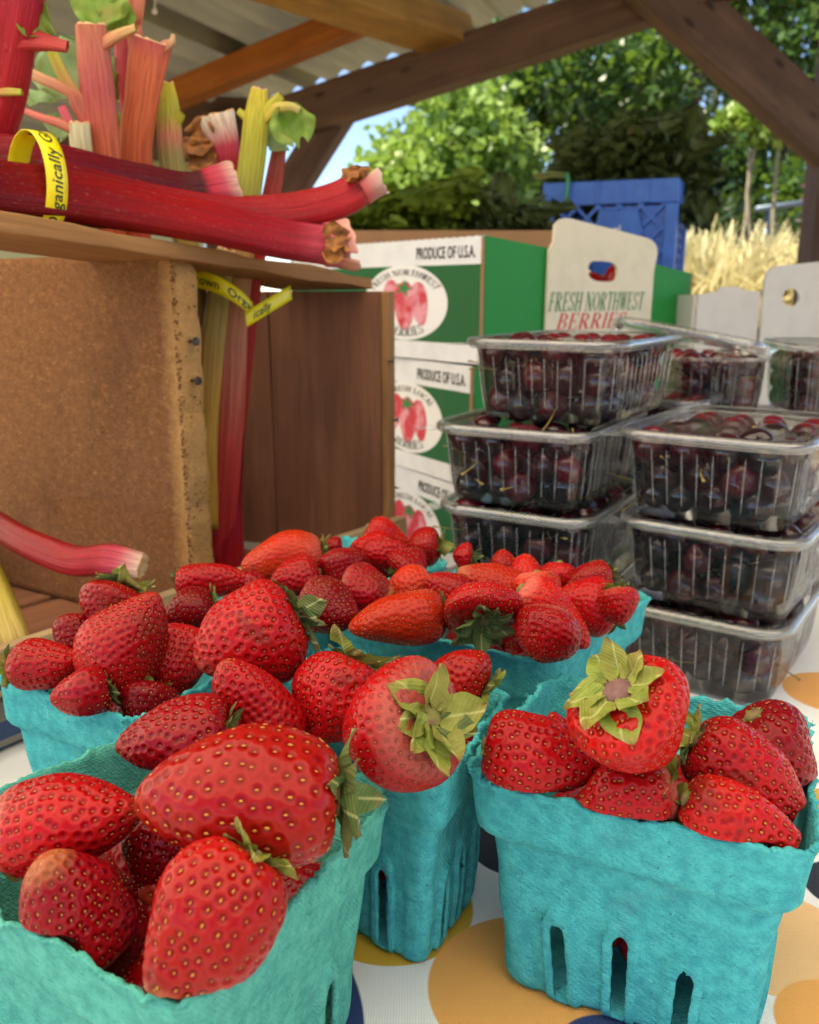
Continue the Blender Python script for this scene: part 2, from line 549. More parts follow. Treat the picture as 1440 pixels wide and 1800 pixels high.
def cloth_mat():
    b = NB('spotted_cloth')
    v = b.n('ShaderNodeSeparateXYZ', inp={0: b.obj()})
    flat = b.n('ShaderNodeCombineXYZ', inp={0: v.outputs[0], 1: v.outputs[1]}).outputs[0]
    OR, MU, NA, BK, TA, WH = lin(250, 178, 96), lin(222, 176, 48), lin(36, 62, 112), lin(38, 42, 58), lin(252, 204, 146), lin(250, 249, 247)
    spots = [(-0.007, 0.305, 0.0325, MU), (0.044, 0.262, 0.0375, OR), (-0.092, 0.240, 0.077, NA), (0.065, 0.232, 0.0185, NA),
             (0.048, 0.345, 0.021, BK), (0.140, 0.287, 0.030, TA), (0.146, 0.245, 0.022, OR), (0.182, 0.318, 0.017, BK),
             (0.262, 0.500, 0.030, OR), (0.170, 0.420, 0.032, NA), (0.20, 0.37, 0.022, MU), (0.10, 0.40, 0.034, OR),
             (0.03, 0.43, 0.03, NA), (0.28, 0.42, 0.034, TA), (-0.04, 0.40, 0.03, TA), (-0.15, 0.36, 0.03, OR), (-0.06, 0.19, 0.03, TA)]
    rs = np.random.default_rng(5)
    cols = [OR, MU, NA, BK, TA]
    n = 0
    while n < 44:
        x, y, r = rs.uniform(-0.6, 0.7), rs.uniform(-0.1, 0.8), rs.uniform(0.018, 0.04)
        if 0.14 < y < 0.56 and -0.2 < x < 0.32:
            continue
        spots.append((x, y, r, cols[rs.integers(5)])); n += 1
    c = WH
    for x, y, r, k in spots:
        d = b.n('ShaderNodeVectorMath', operation='DISTANCE', inp={0: flat, 1: (x, y, 0)}).outputs['Value']
        f = b.n('ShaderNodeMapRange', inp={0: d, 1: r - 0.0004, 2: r + 0.0004, 3: 1.0, 4: 0.0}).outputs[0]
        c = b.mix(f, c, k)
    w1 = b.n('ShaderNodeTexWave', wave_type='BANDS', bands_direction='X', inp={'Vector': b.obj(), 'Scale': 330, 'Distortion': 0.3}).outputs['Fac']
    w2 = b.n('ShaderNodeTexWave', wave_type='BANDS', bands_direction='Y', inp={'Vector': b.obj(), 'Scale': 400, 'Distortion': 0.3}).outputs['Fac']
    wv = b.math('MULTIPLY', w1, w2)
    c = b.mix(b.math('MULTIPLY', b.math('SUBTRACT', 1.0, wv), 0.12), c, b.mix(0.6, c, (0.02, 0.02, 0.03)))
    return b.done(b.bsdf(Base_Color=c, Roughness=0.8, Normal=b.bump(wv, 0.5, 0.0005), Specular_IOR_Level=0.3, Sheen_Weight=0.1))
nx, ny = 150, 110
us = np.linspace(TX0 - 0.22, TX1 + 0.22, nx); vs = np.linspace(TY0 - 0.22, TY1 + 0.03, ny)
U, Vv = np.meshgrid(us, vs)
U = U.ravel(); Vv = Vv.ravel()
X = np.clip(U, TX0 - 0.004, TX1 + 0.004); Y = np.clip(Vv, TY0 - 0.004, TY1 + 0.004)
over = np.hypot(U - X, Vv - Y)
P0 = np.stack([U, Vv, 0 * U], 1)
Z = -0.0006 + 0.0005 * hash_noise(P0, 3, 22, 3) - over
Z -= np.maximum(0, hash_noise(P0, 3, 22, 3) * 0.0005 * 0)
wav = np.where(over > 0.01, 0.012 * np.minimum(1, over / 0.1) * np.sin((U + Vv) * 38), 0)
X = X + np.sign(U - X) * np.abs(wav) * (np.abs(U - X) > 0); Y = Y + np.sign(Vv - Y) * np.abs(wav) * (np.abs(Vv - Y) > 0)
cl = mk('tablecloth', np.stack([X, Y, np.minimum(Z, -0.0001)], 1), grid_faces(nx, ny), cloth_mat(), base=(0, 0, 0), smooth=True)
tag(cl, 'white tablecloth printed with orange, mustard and navy spots', 'tablecloth')

# ------------------------------------------------------------------ pulp baskets
ZR = 0.085
QUADS = {   # rim corners on the table plan, anticlockwise seen from above
    'FR': [(0.020, 0.260), (0.112, 0.216), (0.146, 0.300), (0.060, 0.336)],
    'FL': [(-0.050, 0.162), (-0.008, 0.250), (-0.074, 0.310), (-0.150, 0.224)],
    'M':  [(0.010, 0.253), (0.040, 0.322), (-0.034, 0.366), (-0.064, 0.318)],
    'BC': [(-0.033, 0.399), (0.058, 0.352), (0.124, 0.434), (0.033, 0.481)],
    'LB': [(-0.171, 0.338), (-0.100, 0.296), (-0.068, 0.364), (-0.136, 0.408)],
    'BL': [(-0.104, 0.442), (-0.048, 0.392), (0.022, 0.490), (-0.046, 0.545)],
}
for k_ in QUADS:
    q_ = np.array(QUADS[k_]); QUADS[k_] = (q_.mean(0) + (q_ - q_.mean(0)) * (1.06 if k_ != 'M' else 1.02)).tolist()
def basket(key, label, mat, n_side=84, n_h=44, seed=0):
    q = np.array(QUADS[key])
    cen = q.mean(0)
    rs = np.random.default_rng(seed)
    # rounded square path in uv
    rc = 0.21
    uv, side_a, side_id = [], [], []
    for s in range(4):
        ang = s * math.pi / 2
        c, sn = math.cos(ang), math.sin(ang)
        for a in np.linspace(-1, 1, n_side, endpoint=False):
            x, y = a, -1.0
            if abs(a) > 1 - rc:
                d = (abs(a) - (1 - rc)) / rc           # 0..1 inside the corner half
                th = d * math.pi / 4
                x = math.copysign(1 - rc + rc * math.sin(th), a)
                y = -(1 - rc + rc * math.cos(th))
            uv.append((x * c - y * sn, x * sn + y * c))
            side_a.append(a); side_id.append(s)
    uv = np.array(uv); side_a = np.array(side_a)
    n = len(uv)
    h = np.linspace(0, 1, n_h)
    def bil(p):
        x, y = p[..., 0], p[..., 1]
        w = [(1 - x) * (1 - y) / 4, (1 + x) * (1 - y) / 4, (1 + x) * (1 + y) / 4, (1 - x) * (1 + y) / 4]
        return sum(w[i][..., None] * q[i] for i in range(4))
    Hh, A = np.meshgrid(h, side_a, indexing='ij')
    SID = np.broadcast_to(np.array(side_id), A.shape)
    SL = [-0.46, 0.0, 0.46]
    def slot_sd(A, Hh):
        sd = np.full(A.shape, 9.0)
        for i_, c in enumerate(SL):
            hw, top = 0.058, 0.40 + 0.03 * ((i_ * 7 + seed) % 3 - 1)
            d1 = np.where(Hh > top - 0.06, np.hypot(A - c, (Hh - (top - 0.06)) * 1.1) - hw, np.abs(A - c) - hw)
            sd = np.minimum(sd, d1)
        return sd + 0.003 * np.sin(Hh * 70 + A * 40) * (sd < .2)
    for _ in range(3):
        sd = slot_sd(A, Hh)
        e_ = 1e-4
        ga = (slot_sd(A + e_, Hh) - sd) / e_; gh = (slot_sd(A, Hh + e_) - sd) / e_
        nn = ga ** 2 + gh ** 2 + 1e-9
        m_ = (np.abs(sd) < 0.62 * 2.0 / n_side) & (Hh > 0.001) & (np.abs(A) < 0.7)
        A = np.where(m_, A - sd * ga / nn, A); Hh = np.where(m_, np.clip(Hh - sd * gh / nn, 0.001, 1), Hh)
    sd = slot_sd(A, Hh)
    def uv_of(A, SID):
        dd_ = np.clip((np.abs(A) - (1 - rc)) / rc, 0, 1) * math.pi / 4
        cor = np.abs(A) > 1 - rc
        x = np.where(cor, np.sign(A) * (1 - rc + rc * np.sin(dd_)), A)
        y = np.where(cor, -(1 - rc + rc * np.cos(dd_)), -1.0)
        an = SID * math.pi / 2
        return np.stack([x * np.cos(an) - y * np.sin(an), x * np.sin(an) + y * np.cos(an)], -1)
    UV = uv_of(A, SID)
    lip = 1 / (1 + np.exp(-(Hh - 0.735) / 0.009))
    sc = 0.770 + 0.140 * Hh + 0.082 * lip
    edge = np.clip((0.06 - Hh) / 0.06, 0, 1)
    sc = sc - 0.035 * edge ** 2
    ridge = np.clip((0.085 - sd) / 0.010, 0, 1) * (Hh < 0.56)
    flute = np.clip(1 - Hh / 0.72, 0, 1) ** 0.5 * (0.5 + 0.5 * np.cos(A * math.pi / 0.46)) * (np.abs(A) < 0.75)
    sc = sc + 0.034 * ridge - 0.022 * flute
    P = bil(UV * sc[..., None])
    Zz = Hh * ZR
    wob = hash_noise(np.stack([P[..., 0].ravel(), P[..., 1].ravel(), Zz.ravel()], 1), seed, 70, 3).reshape(A.shape)
    out = P - cen
    out /= np.linalg.norm(out, axis=-1, keepdims=True)
    P = P + out * (wob * 0.0011)[..., None]
    # torn rim
    tear = hash_noise(np.c_[np.cos(np.arange(n) / n * 6.28) * 20, np.sin(np.arange(n) / n * 6.28) * 20, np.zeros(n)], seed + 3, 2.2, 4)
    fuzz = rs.normal(0, 1, n)
    fuzz = 0.6 * fuzz + 0.2 * np.roll(fuzz, 1) + 0.2 * np.roll(fuzz, -1)
    tops = np.clip((Hh - 0.9) / 0.1, 0, 1)
    Zz = Zz + tops * (tear * 0.0010 + fuzz * 0.00022)[None, :]
    curl = np.clip((Hh - 0.955) / 0.045, 0, 1)
    P = P + out * (curl * (0.0007 + 0.0012 * np.roll(tear, 17)))[..., None]
    V = np.concatenate([P, Zz[..., None]], -1).reshape(-1, 3)
    Fs = grid_faces(n, n_h, True)
    fc = sd.ravel()[Fs].mean(1)
    keep = fc > 1e-4
    Fs = Fs[keep]
    # floor
    b0 = V[:n].copy()
    floor_c = np.append(cen, 0.0012)
    rings = [b0]
    for k in (0.985, 0.7, 0.35):
        rr = b0.copy(); rr[:, :2] = cen + (b0[:, :2] - cen) * k; rr[:, 2] = 0.001 if k < 0.98 else 0.0003
        rings.append(rr)
    base_i = len(V)
    V2 = np.vstack([V] + rings[1:] + [floor_c[None]])
    FL = []
    prev = np.arange(n)
    for k in range(3):
        cur = base_i + k * n + np.arange(n)
        FL.append(np.stack([prev, cur, np.roll(cur, -1), np.roll(prev, -1)], 1))
        prev = cur
    F4 = np.vstack([Fs] + FL)
    cc = len(V2) - 1
    tri = np.stack([prev, np.full(n, cc), np.full(n, cc), np.roll(prev, -1)], 1)
    faces = F4.tolist() + [[int(a), cc, int(d)] for a, _, _, d in tri]
    V2[:, 2] += 0.0012
    root = empty('berry_basket', (cen[0], cen[1], 0), label, 'basket', 'turquoise pulp berry baskets')
    o = mk('basket_wall', V2, faces, mat, root, smooth=True)
    md = o.modifiers.new('thickness', 'SOLIDIFY')
    md.thickness = 0.0017
    md.offset = -1.0
    # loose paper fibres along the torn rim
    parts = []
    rim = V[-n:]
    for _ in range(150):
        i = rs.integers(n)
        p = rim[i] + np.array([0, 0, 0.0010])
        d = rs.normal(0, 1, 3); d[2] = abs(d[2]) * 0.9
        d /= np.linalg.norm(d)
        l = rs.uniform(0.0008, 0.0022)
        d2 = d + rs.normal(0, 0.5, 3)
        parts.append(tube_arrays([p - d * 0.001, p + d * l * 0.5, p + d * l * 0.6 + d2 * l * 0.4], [0.00012, 0.0001, 0.00004], 3)[:2])
    Vf, Ff = join(parts)
    tag(mk('paper_fibres', Vf, Ff, mat, root), kind='stuff')
    return root
basket('FR', 'turquoise pulp basket of strawberries on the right with three slots facing the camera', PULP, 96, 52, 1)
basket('FL', 'green-teal pulp basket of large strawberries in the bottom left foreground', PULP_G, 96, 52, 2)
basket('M', 'narrow teal pulp basket squeezed between the two front baskets', PULP, 84, 44, 3)
basket('BC', 'turquoise pulp basket heaped with orange-red strawberries before the cherry containers', PULP, 84, 40, 4)
basket('LB', 'turquoise pulp basket at the left edge below the wooden crate rim', PULP, 84, 40, 5)
basket('BL', 'rearmost pulp basket almost hidden under strawberries beside the crate', PULP, 60, 30, 6)

# ------------------------------------------------------------------ strawberries
def prof(t, a, b):
    return np.sin(math.pi * np.clip(t, 0, 1) ** a) ** b
SEPAL_MESH = {}
def ico_seed():
    bm = bmesh.new()
    bmesh.ops.create_icosphere(bm, subdivisions=1, radius=1.0)
    bm.verts.index_update()
    V = np.array([v.co[:] for v in bm.verts]); Fq = np.array([[v.index for v in f.verts] for f in bm.faces])
    bm.free()
    return V, Fq
SEEDV, SEEDF = ico_seed()
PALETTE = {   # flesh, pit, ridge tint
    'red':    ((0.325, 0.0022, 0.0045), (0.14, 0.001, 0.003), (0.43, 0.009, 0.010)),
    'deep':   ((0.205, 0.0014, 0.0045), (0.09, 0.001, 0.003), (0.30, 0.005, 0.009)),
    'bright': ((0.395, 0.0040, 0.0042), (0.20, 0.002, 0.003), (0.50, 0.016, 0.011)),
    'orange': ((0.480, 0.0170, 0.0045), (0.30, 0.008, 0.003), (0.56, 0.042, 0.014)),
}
def sepal_mesh(seed):
    if seed in SEPAL_MESH:
        return SEPAL_MESH[seed]
    rs = np.random.default_rng(seed + 100)
    nu, nv = 9, 15
    v = np.linspace(0, 1, nv)
    u = np.linspace(-1, 1, nu)
    U, Vv = np.meshgrid(u, v)
    wd = rs.uniform(0.27, 0.40) * (np.sin(math.pi * np.clip(Vv * 0.93 + 0.07, 0, 1) ** 0.8) ** 0.75) + 0.015
    lift = rs.uniform(-0.4, 0.4)
    curl = rs.uniform(-0.5, 0.9)
    x = U * wd * (1 + 0.08 * np.sin(9 * Vv + rs.random() * 6))
    y = Vv * (1 - 0.18 * abs(lift) * Vv)
    z = lift * Vv ** 1.6 + curl * 0.35 * Vv ** 3 + rs.uniform(0.1, 0.5) * wd * U ** 2 + 0.045 * np.sin(7 * Vv + 3 * U + seed) + 0.02 * np.sin(16 * Vv + seed) * np.abs(U) * wd / .3 - 0.05 * np.exp(-(U / .22) ** 2) * (1 - Vv)
    x = x + rs.uniform(-0.2, 0.2) * Vv ** 2
    V = np.stack([x, y, z], -1).reshape(-1, 3)
    me = mesh_data('sepal', V, grid_faces(nu, nv), True)
    SEPAL_MESH[seed] = me
    return me
SEPAL_DATA = {}
def sepal_data(seed, mat):
    k = (seed, mat.name)
    if k not in SEPAL_DATA:
        me = sepal_mesh(seed).copy()
        me.materials.append(mat)
        SEPAL_DATA[k] = me
    return SEPAL_DATA[k]

def squeeze(P, key):
    """berries give way to the wall of their own basket: nothing passes through it below the rim"""
    if key is None: return P
    q = np.array(QUADS[key]); qc = q.mean(0)
    P = P.copy()
    wt = np.clip((ZR + 0.0030 - P[:, 2]) / 0.0060, 0, 1)
    wt = wt * wt * (3 - 2 * wt)
    inset = 0.0058 + 0.0105 * np.clip(1 - P[:, 2] / ZR, 0, 1)
    for _ in range(2):
        for e in range(4):
            a, b_ = q[e], q[(e + 1) % 4]
            nrm = np.array([b_[1] - a[1], a[0] - b_[0]]); nrm /= np.linalg.norm(nrm)
            if nrm @ (qc - a) > 0: nrm = -nrm
            d = (P[:, :2] - a) @ nrm + inset
            P[:, :2] -= nrm * (np.maximum(d, 0) * wt)[:, None]
    return P

def make_berry(spec, C, axis, L, W, seed):
    rs = np.random.default_rng(seed)
    lab, col, q, cal = spec['label'], spec['col'], spec['q'], spec['cal']
    nr, nc = {3: (150, 228), 2: (90, 136), 1: (64, 96), 0: (22, 30)}[q]
    pa, pb = spec.get('pa', rs.uniform(0.56, 0.70)), spec.get('pb', rs.uniform(0.50, 0.62))
    u = np.linspace(0, 1, nr)
    t = (1 - np.cos(math.pi * (0.012 + 0.976 * u))) / 2
    t = 0.5 * t + 0.5 * u * 0.985 + 0.0075 * 0
    t = np.clip(t, 0.004, 0.996)
    ph = np.linspace(0, 2 * math.pi, nc, endpoint=False)
    r = prof(t, pa, pb) * W / 2
    ell = rs.uniform(0.88, 0.99)
    bend = rs.uniform(-0.06, 0.06) * L
    def surf(tt, pp):
        rr = prof(tt, pa, pb) * W / 2
        lump = 1 + 0.040 * np.sin(2 * pp + k1) * np.sin(math.pi * tt) + 0.035 * np.sin(3 * pp + k2 + 2 * tt) + 0.03 * np.sin(5 * tt * 2 + pp + k3)
        rr = rr * lump
        # dip below the calyx
        zz = tt * L - 0.5 * L + 0.05 * L * np.exp(-(tt / 0.05) ** 1.0) * np.exp(-(rr / (0.28 * W)) ** 2)
        return np.stack([rr * np.cos(pp) + bend * (tt - 0.4) ** 2 * 4, rr * np.sin(pp) * ell, zz], -1)
    k1, k2, k3 = rs.uniform(0, 6.28, 3)
    T, PH = np.meshgrid(t, ph, indexing='ij')
    B = surf(T, PH)
    # outward normals
    e = 1e-3
    dT = surf(np.clip(T + e, 0, 1), PH) - surf(np.clip(T - e, 0, 1), PH)
    dP = surf(T, PH + e) - surf(T, PH - e)
    N = np.cross(dP, dT)
    N /= np.linalg.norm(N, axis=-1, keepdims=True) + 1e-12
    if (N[nr // 2, 0] * (B[nr // 2, 0] * [1, 1, 0])).sum() < 0:
        N = -N
    # seeds on staggered rows
    tt = np.linspace(0.0, 1, 400)
    rr = prof(tt, pa, pb) * W / 2
    s = np.concatenate([[0], np.cumsum(np.hypot(np.diff(rr), np.diff(tt * L)))])
    d0 = spec.get('d0', {'FR': .0033, 'FL': .0032, 'M': .0030, 'LB': .0029, 'BC': .0027, 'BL': .0027}.get(spec.get('basket'), .0042)) * rs.uniform(0.92, 1.08)
    rows = np.arange(d0 * 1.6, s[-1] - d0 * 0.25, d0 * 0.86)
    st, sp = [], []
    off = 0.0
    for i, sv in enumerate(rows):
        tv = np.interp(sv, s, tt)
        rv = prof(np.array([tv]), pa, pb)[0] * W / 2
        dens = 1.0 if tv < 0.75 else 1.12
        m = max(3, int(round(2 * math.pi * rv / (d0 * 1.12) * dens)))
        off += math.pi / m + rs.uniform(-0.12, 0.12)
        for k in range(m):
            st.append(np.clip(tv + rs.normal(0, 0.13) * d0 / L, 0.02, 0.985)); sp.append(off + 2 * math.pi * k / m + rs.normal(0, 0.13) * d0 / max(rv, 1e-3))
    st = np.array(st); sp = np.array(sp)
    Sp = surf(st, sp)
    dT = surf(np.clip(st + e, 0, 1), sp) - surf(np.clip(st - e, 0, 1), sp)
    dP = surf(st, sp + e) - surf(st, sp - e)
    Sn = np.cross(dP, dT); Sn /= np.linalg.norm(Sn, axis=-1, keepdims=True) + 1e-12
    flip = np.sign((Sn * (Sp * [1, 1, 0.3])).sum(1)); flip[flip == 0] = 1
    Sn *= flip[:, None]
    St = dT / (np.linalg.norm(dT, axis=-1, keepdims=True) + 1e-12)
    Bf = B.reshape(-1, 3).astype(np.float32); Sf = Sp.astype(np.float32)
    pit = np.zeros(len(Bf), np.float32); near = np.full(len(Bf), 9.0, np.float32)
    step = 6000
    for i in range(0, len(Bf), step):
        D2 = ((Bf[i:i + step, None, :] - Sf[None]) ** 2).sum(-1)
        near[i:i + step] = np.sqrt(D2.min(1))
    x = near / d0
    prom = spec.get('pit', 1.0) * 0.85
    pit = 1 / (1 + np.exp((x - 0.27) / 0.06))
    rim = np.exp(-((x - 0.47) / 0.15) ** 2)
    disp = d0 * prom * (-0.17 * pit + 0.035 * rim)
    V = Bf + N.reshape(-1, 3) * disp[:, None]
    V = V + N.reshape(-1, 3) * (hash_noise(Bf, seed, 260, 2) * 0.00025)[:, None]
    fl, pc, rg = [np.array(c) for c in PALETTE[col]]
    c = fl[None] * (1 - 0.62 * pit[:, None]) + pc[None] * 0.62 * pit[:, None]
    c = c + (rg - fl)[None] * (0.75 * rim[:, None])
    tv = T.ravel()
    nz = hash_noise(Bf, seed + 50, 120, 3)
    if spec.get('pale_tip'):
        k = np.clip((tv - 0.86 + 0.03 * nz) / 0.12, 0, 1)[:, None] * spec['pale_tip']
        c = c * (1 - k) + np.array([0.66, 0.30, 0.10]) * k
    if rs.random() < .35 and not spec.get('pale_top') and q >= 2: spec['pale_top'] = rs.uniform(.15, .45)
    if spec.get('pale_top'):
        k = np.clip((0.20 - tv + 0.05 * nz) / 0.16, 0, 1)[:, None] * spec['pale_top']
        c = c * (1 - k) + np.array([0.72, 0.30, 0.22]) * k
    k = np.clip((tv - 0.93) / 0.07, 0, 1)[:, None] * 0.35
    c = c * (1 - k) + np.array([0.42, 0.09, 0.03]) * k
    blot = np.clip(hash_noise(Bf, seed + 70, 55, 2) * 0.9, -1, 1)[:, None]
    c = c * (1 + 0.26 * blot)
    side = np.clip((np.cos(PH.ravel() - k1) - 0.35) / 0.65, 0, 1)[:, None] * spec.get('ripe', rs.uniform(0.0, 0.5))
    c = c * (1 - side) + (c * np.array([0.62, 0.5, 0.8])) * side
    br = np.clip((hash_noise(Bf, seed + 90, 150, 3) - 1.05) / 0.4, 0, 1)[:, None] * 0.6
    c = c * (1 - br) + np.array([0.16, 0.02, 0.012]) * br
    c = np.clip(c, 0, 1)
    # orient
    ax = np.asarray(axis) / np.linalg.norm(axis)
    ex = np.cross([0.13, 0.2, 1.0] if abs(ax[2]) < 0.9 else [1.0, 0, 0], ax); ex /= np.linalg.norm(ex)
    ey = np.cross(ax, ex)
    spin = rs.uniform(0, 6.28)
    ex, ey = ex * math.cos(spin) + ey * math.sin(spin), -ex * math.sin(spin) + ey * math.cos(spin)
    Rm = np.stack([ex, ey, ax], 0)
    low = C[2] + (V @ Rm)[:, 2].min()
    root = empty('strawberry', (C[0], C[1], low), lab, 'strawberry', spec['group'])
    Fs = grid_faces(nc, nr, True).tolist()
    Fs.append(list(range(nc))[::-1]); Fs.append(list(range((nr - 1) * nc, nr * nc)))
    bkey = spec.get('basket')
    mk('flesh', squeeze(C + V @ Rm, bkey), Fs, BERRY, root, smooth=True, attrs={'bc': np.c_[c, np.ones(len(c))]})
    if q >= 1:
        m = len(Sp)
        sw = 0.084 * d0 * rs.uniform(0.7, 1.25, m); slen = sw * 1.75; sth = sw * 0.7
        b1 = np.cross(Sn, St)
        sv = (SEEDV[None, :, 0, None] * b1[:, None, :] * sw[:, None, None] + SEEDV[None, :, 2, None] * St[:, None, :] * slen[:, None, None]
              + SEEDV[None, :, 1, None] * Sn[:, None, :] * sth[:, None, None])
        sv = sv + (Sp - Sn * (0.150 * d0 * prom - 0.25 * sw)[:, None])[:, None, :]
        sf = (SEEDF[None] + (np.arange(m) * len(SEEDV))[:, None, None]).reshape(-1, 3)
        so_ = mk('seeds', squeeze(C + sv.reshape(-1, 3) @ Rm, bkey), sf, SEED_Y if spec.get('seed', 'r' if col in ('deep', 'red') and rs.random() < .62 else 'y') == 'y' else SEED_R, root, smooth=True)
        so_['kind'] = 'stuff'
    if cal >= 0:
        top = C + surf(np.array([0.012]), np.array([0.0]))[0] * [0, 0, 1] @ Rm
        hubm = HUB_B if spec.get('brown') else HUB
        cp = -ax
        n_r = 10
        hv, hf, _, _ = tube_arrays([top - cp * 0.002, top + cp * 0.0004, top + cp * 0.0014], [W * 0.10, W * (0.145 if spec.get('brown') else 0.115), W * (0.085 if spec.get('brown') else 0.045)], 12)
        hub = mk('calyx', hv, hf, hubm, root, smooth=True)
        ns = {0: 6, 1: 8, 2: 9}[cal]
        sl_ = W * {0: 0.20, 1: 0.33, 2: 0.40}[cal] * spec.get('sl', 1.0)
        base = top - wloc(hub)
        for k in range(ns):
            a = 2 * math.pi * (k + rs.uniform(-0.25, 0.25)) / ns
            d = ex * math.cos(a) + ey * math.sin(a)
            sm = sepal_data(int(rs.integers(0, 14)), SEPAL_D if (spec.get('dark') or rs.random() < 0.22) else SEPAL)
            so_ = bpy.data.objects.new('sepal', sm)
            COL.objects.link(so_)
            so_.parent = hub
            droop = rs.uniform(-0.22, 0.42) if cal else -0.45
            yv = Vector(d * math.cos(droop) + cp * math.sin(droop)).normalized()
            xv = yv.cross(Vector(cp)).normalized()
            zv = xv.cross(yv)
            s_ = sl_ * rs.uniform(0.75, 1.15)
            M3 = Matrix((xv, yv, zv)).transposed() @ Matrix.Diagonal((s_, s_, s_)).to_3x3()
            so_.matrix_local = Matrix.Translation(Vector(base + d * W * (0.09 if spec.get('brown') else 0.05) + cp * W * 0.012)) @ M3.to_4x4()
    return root
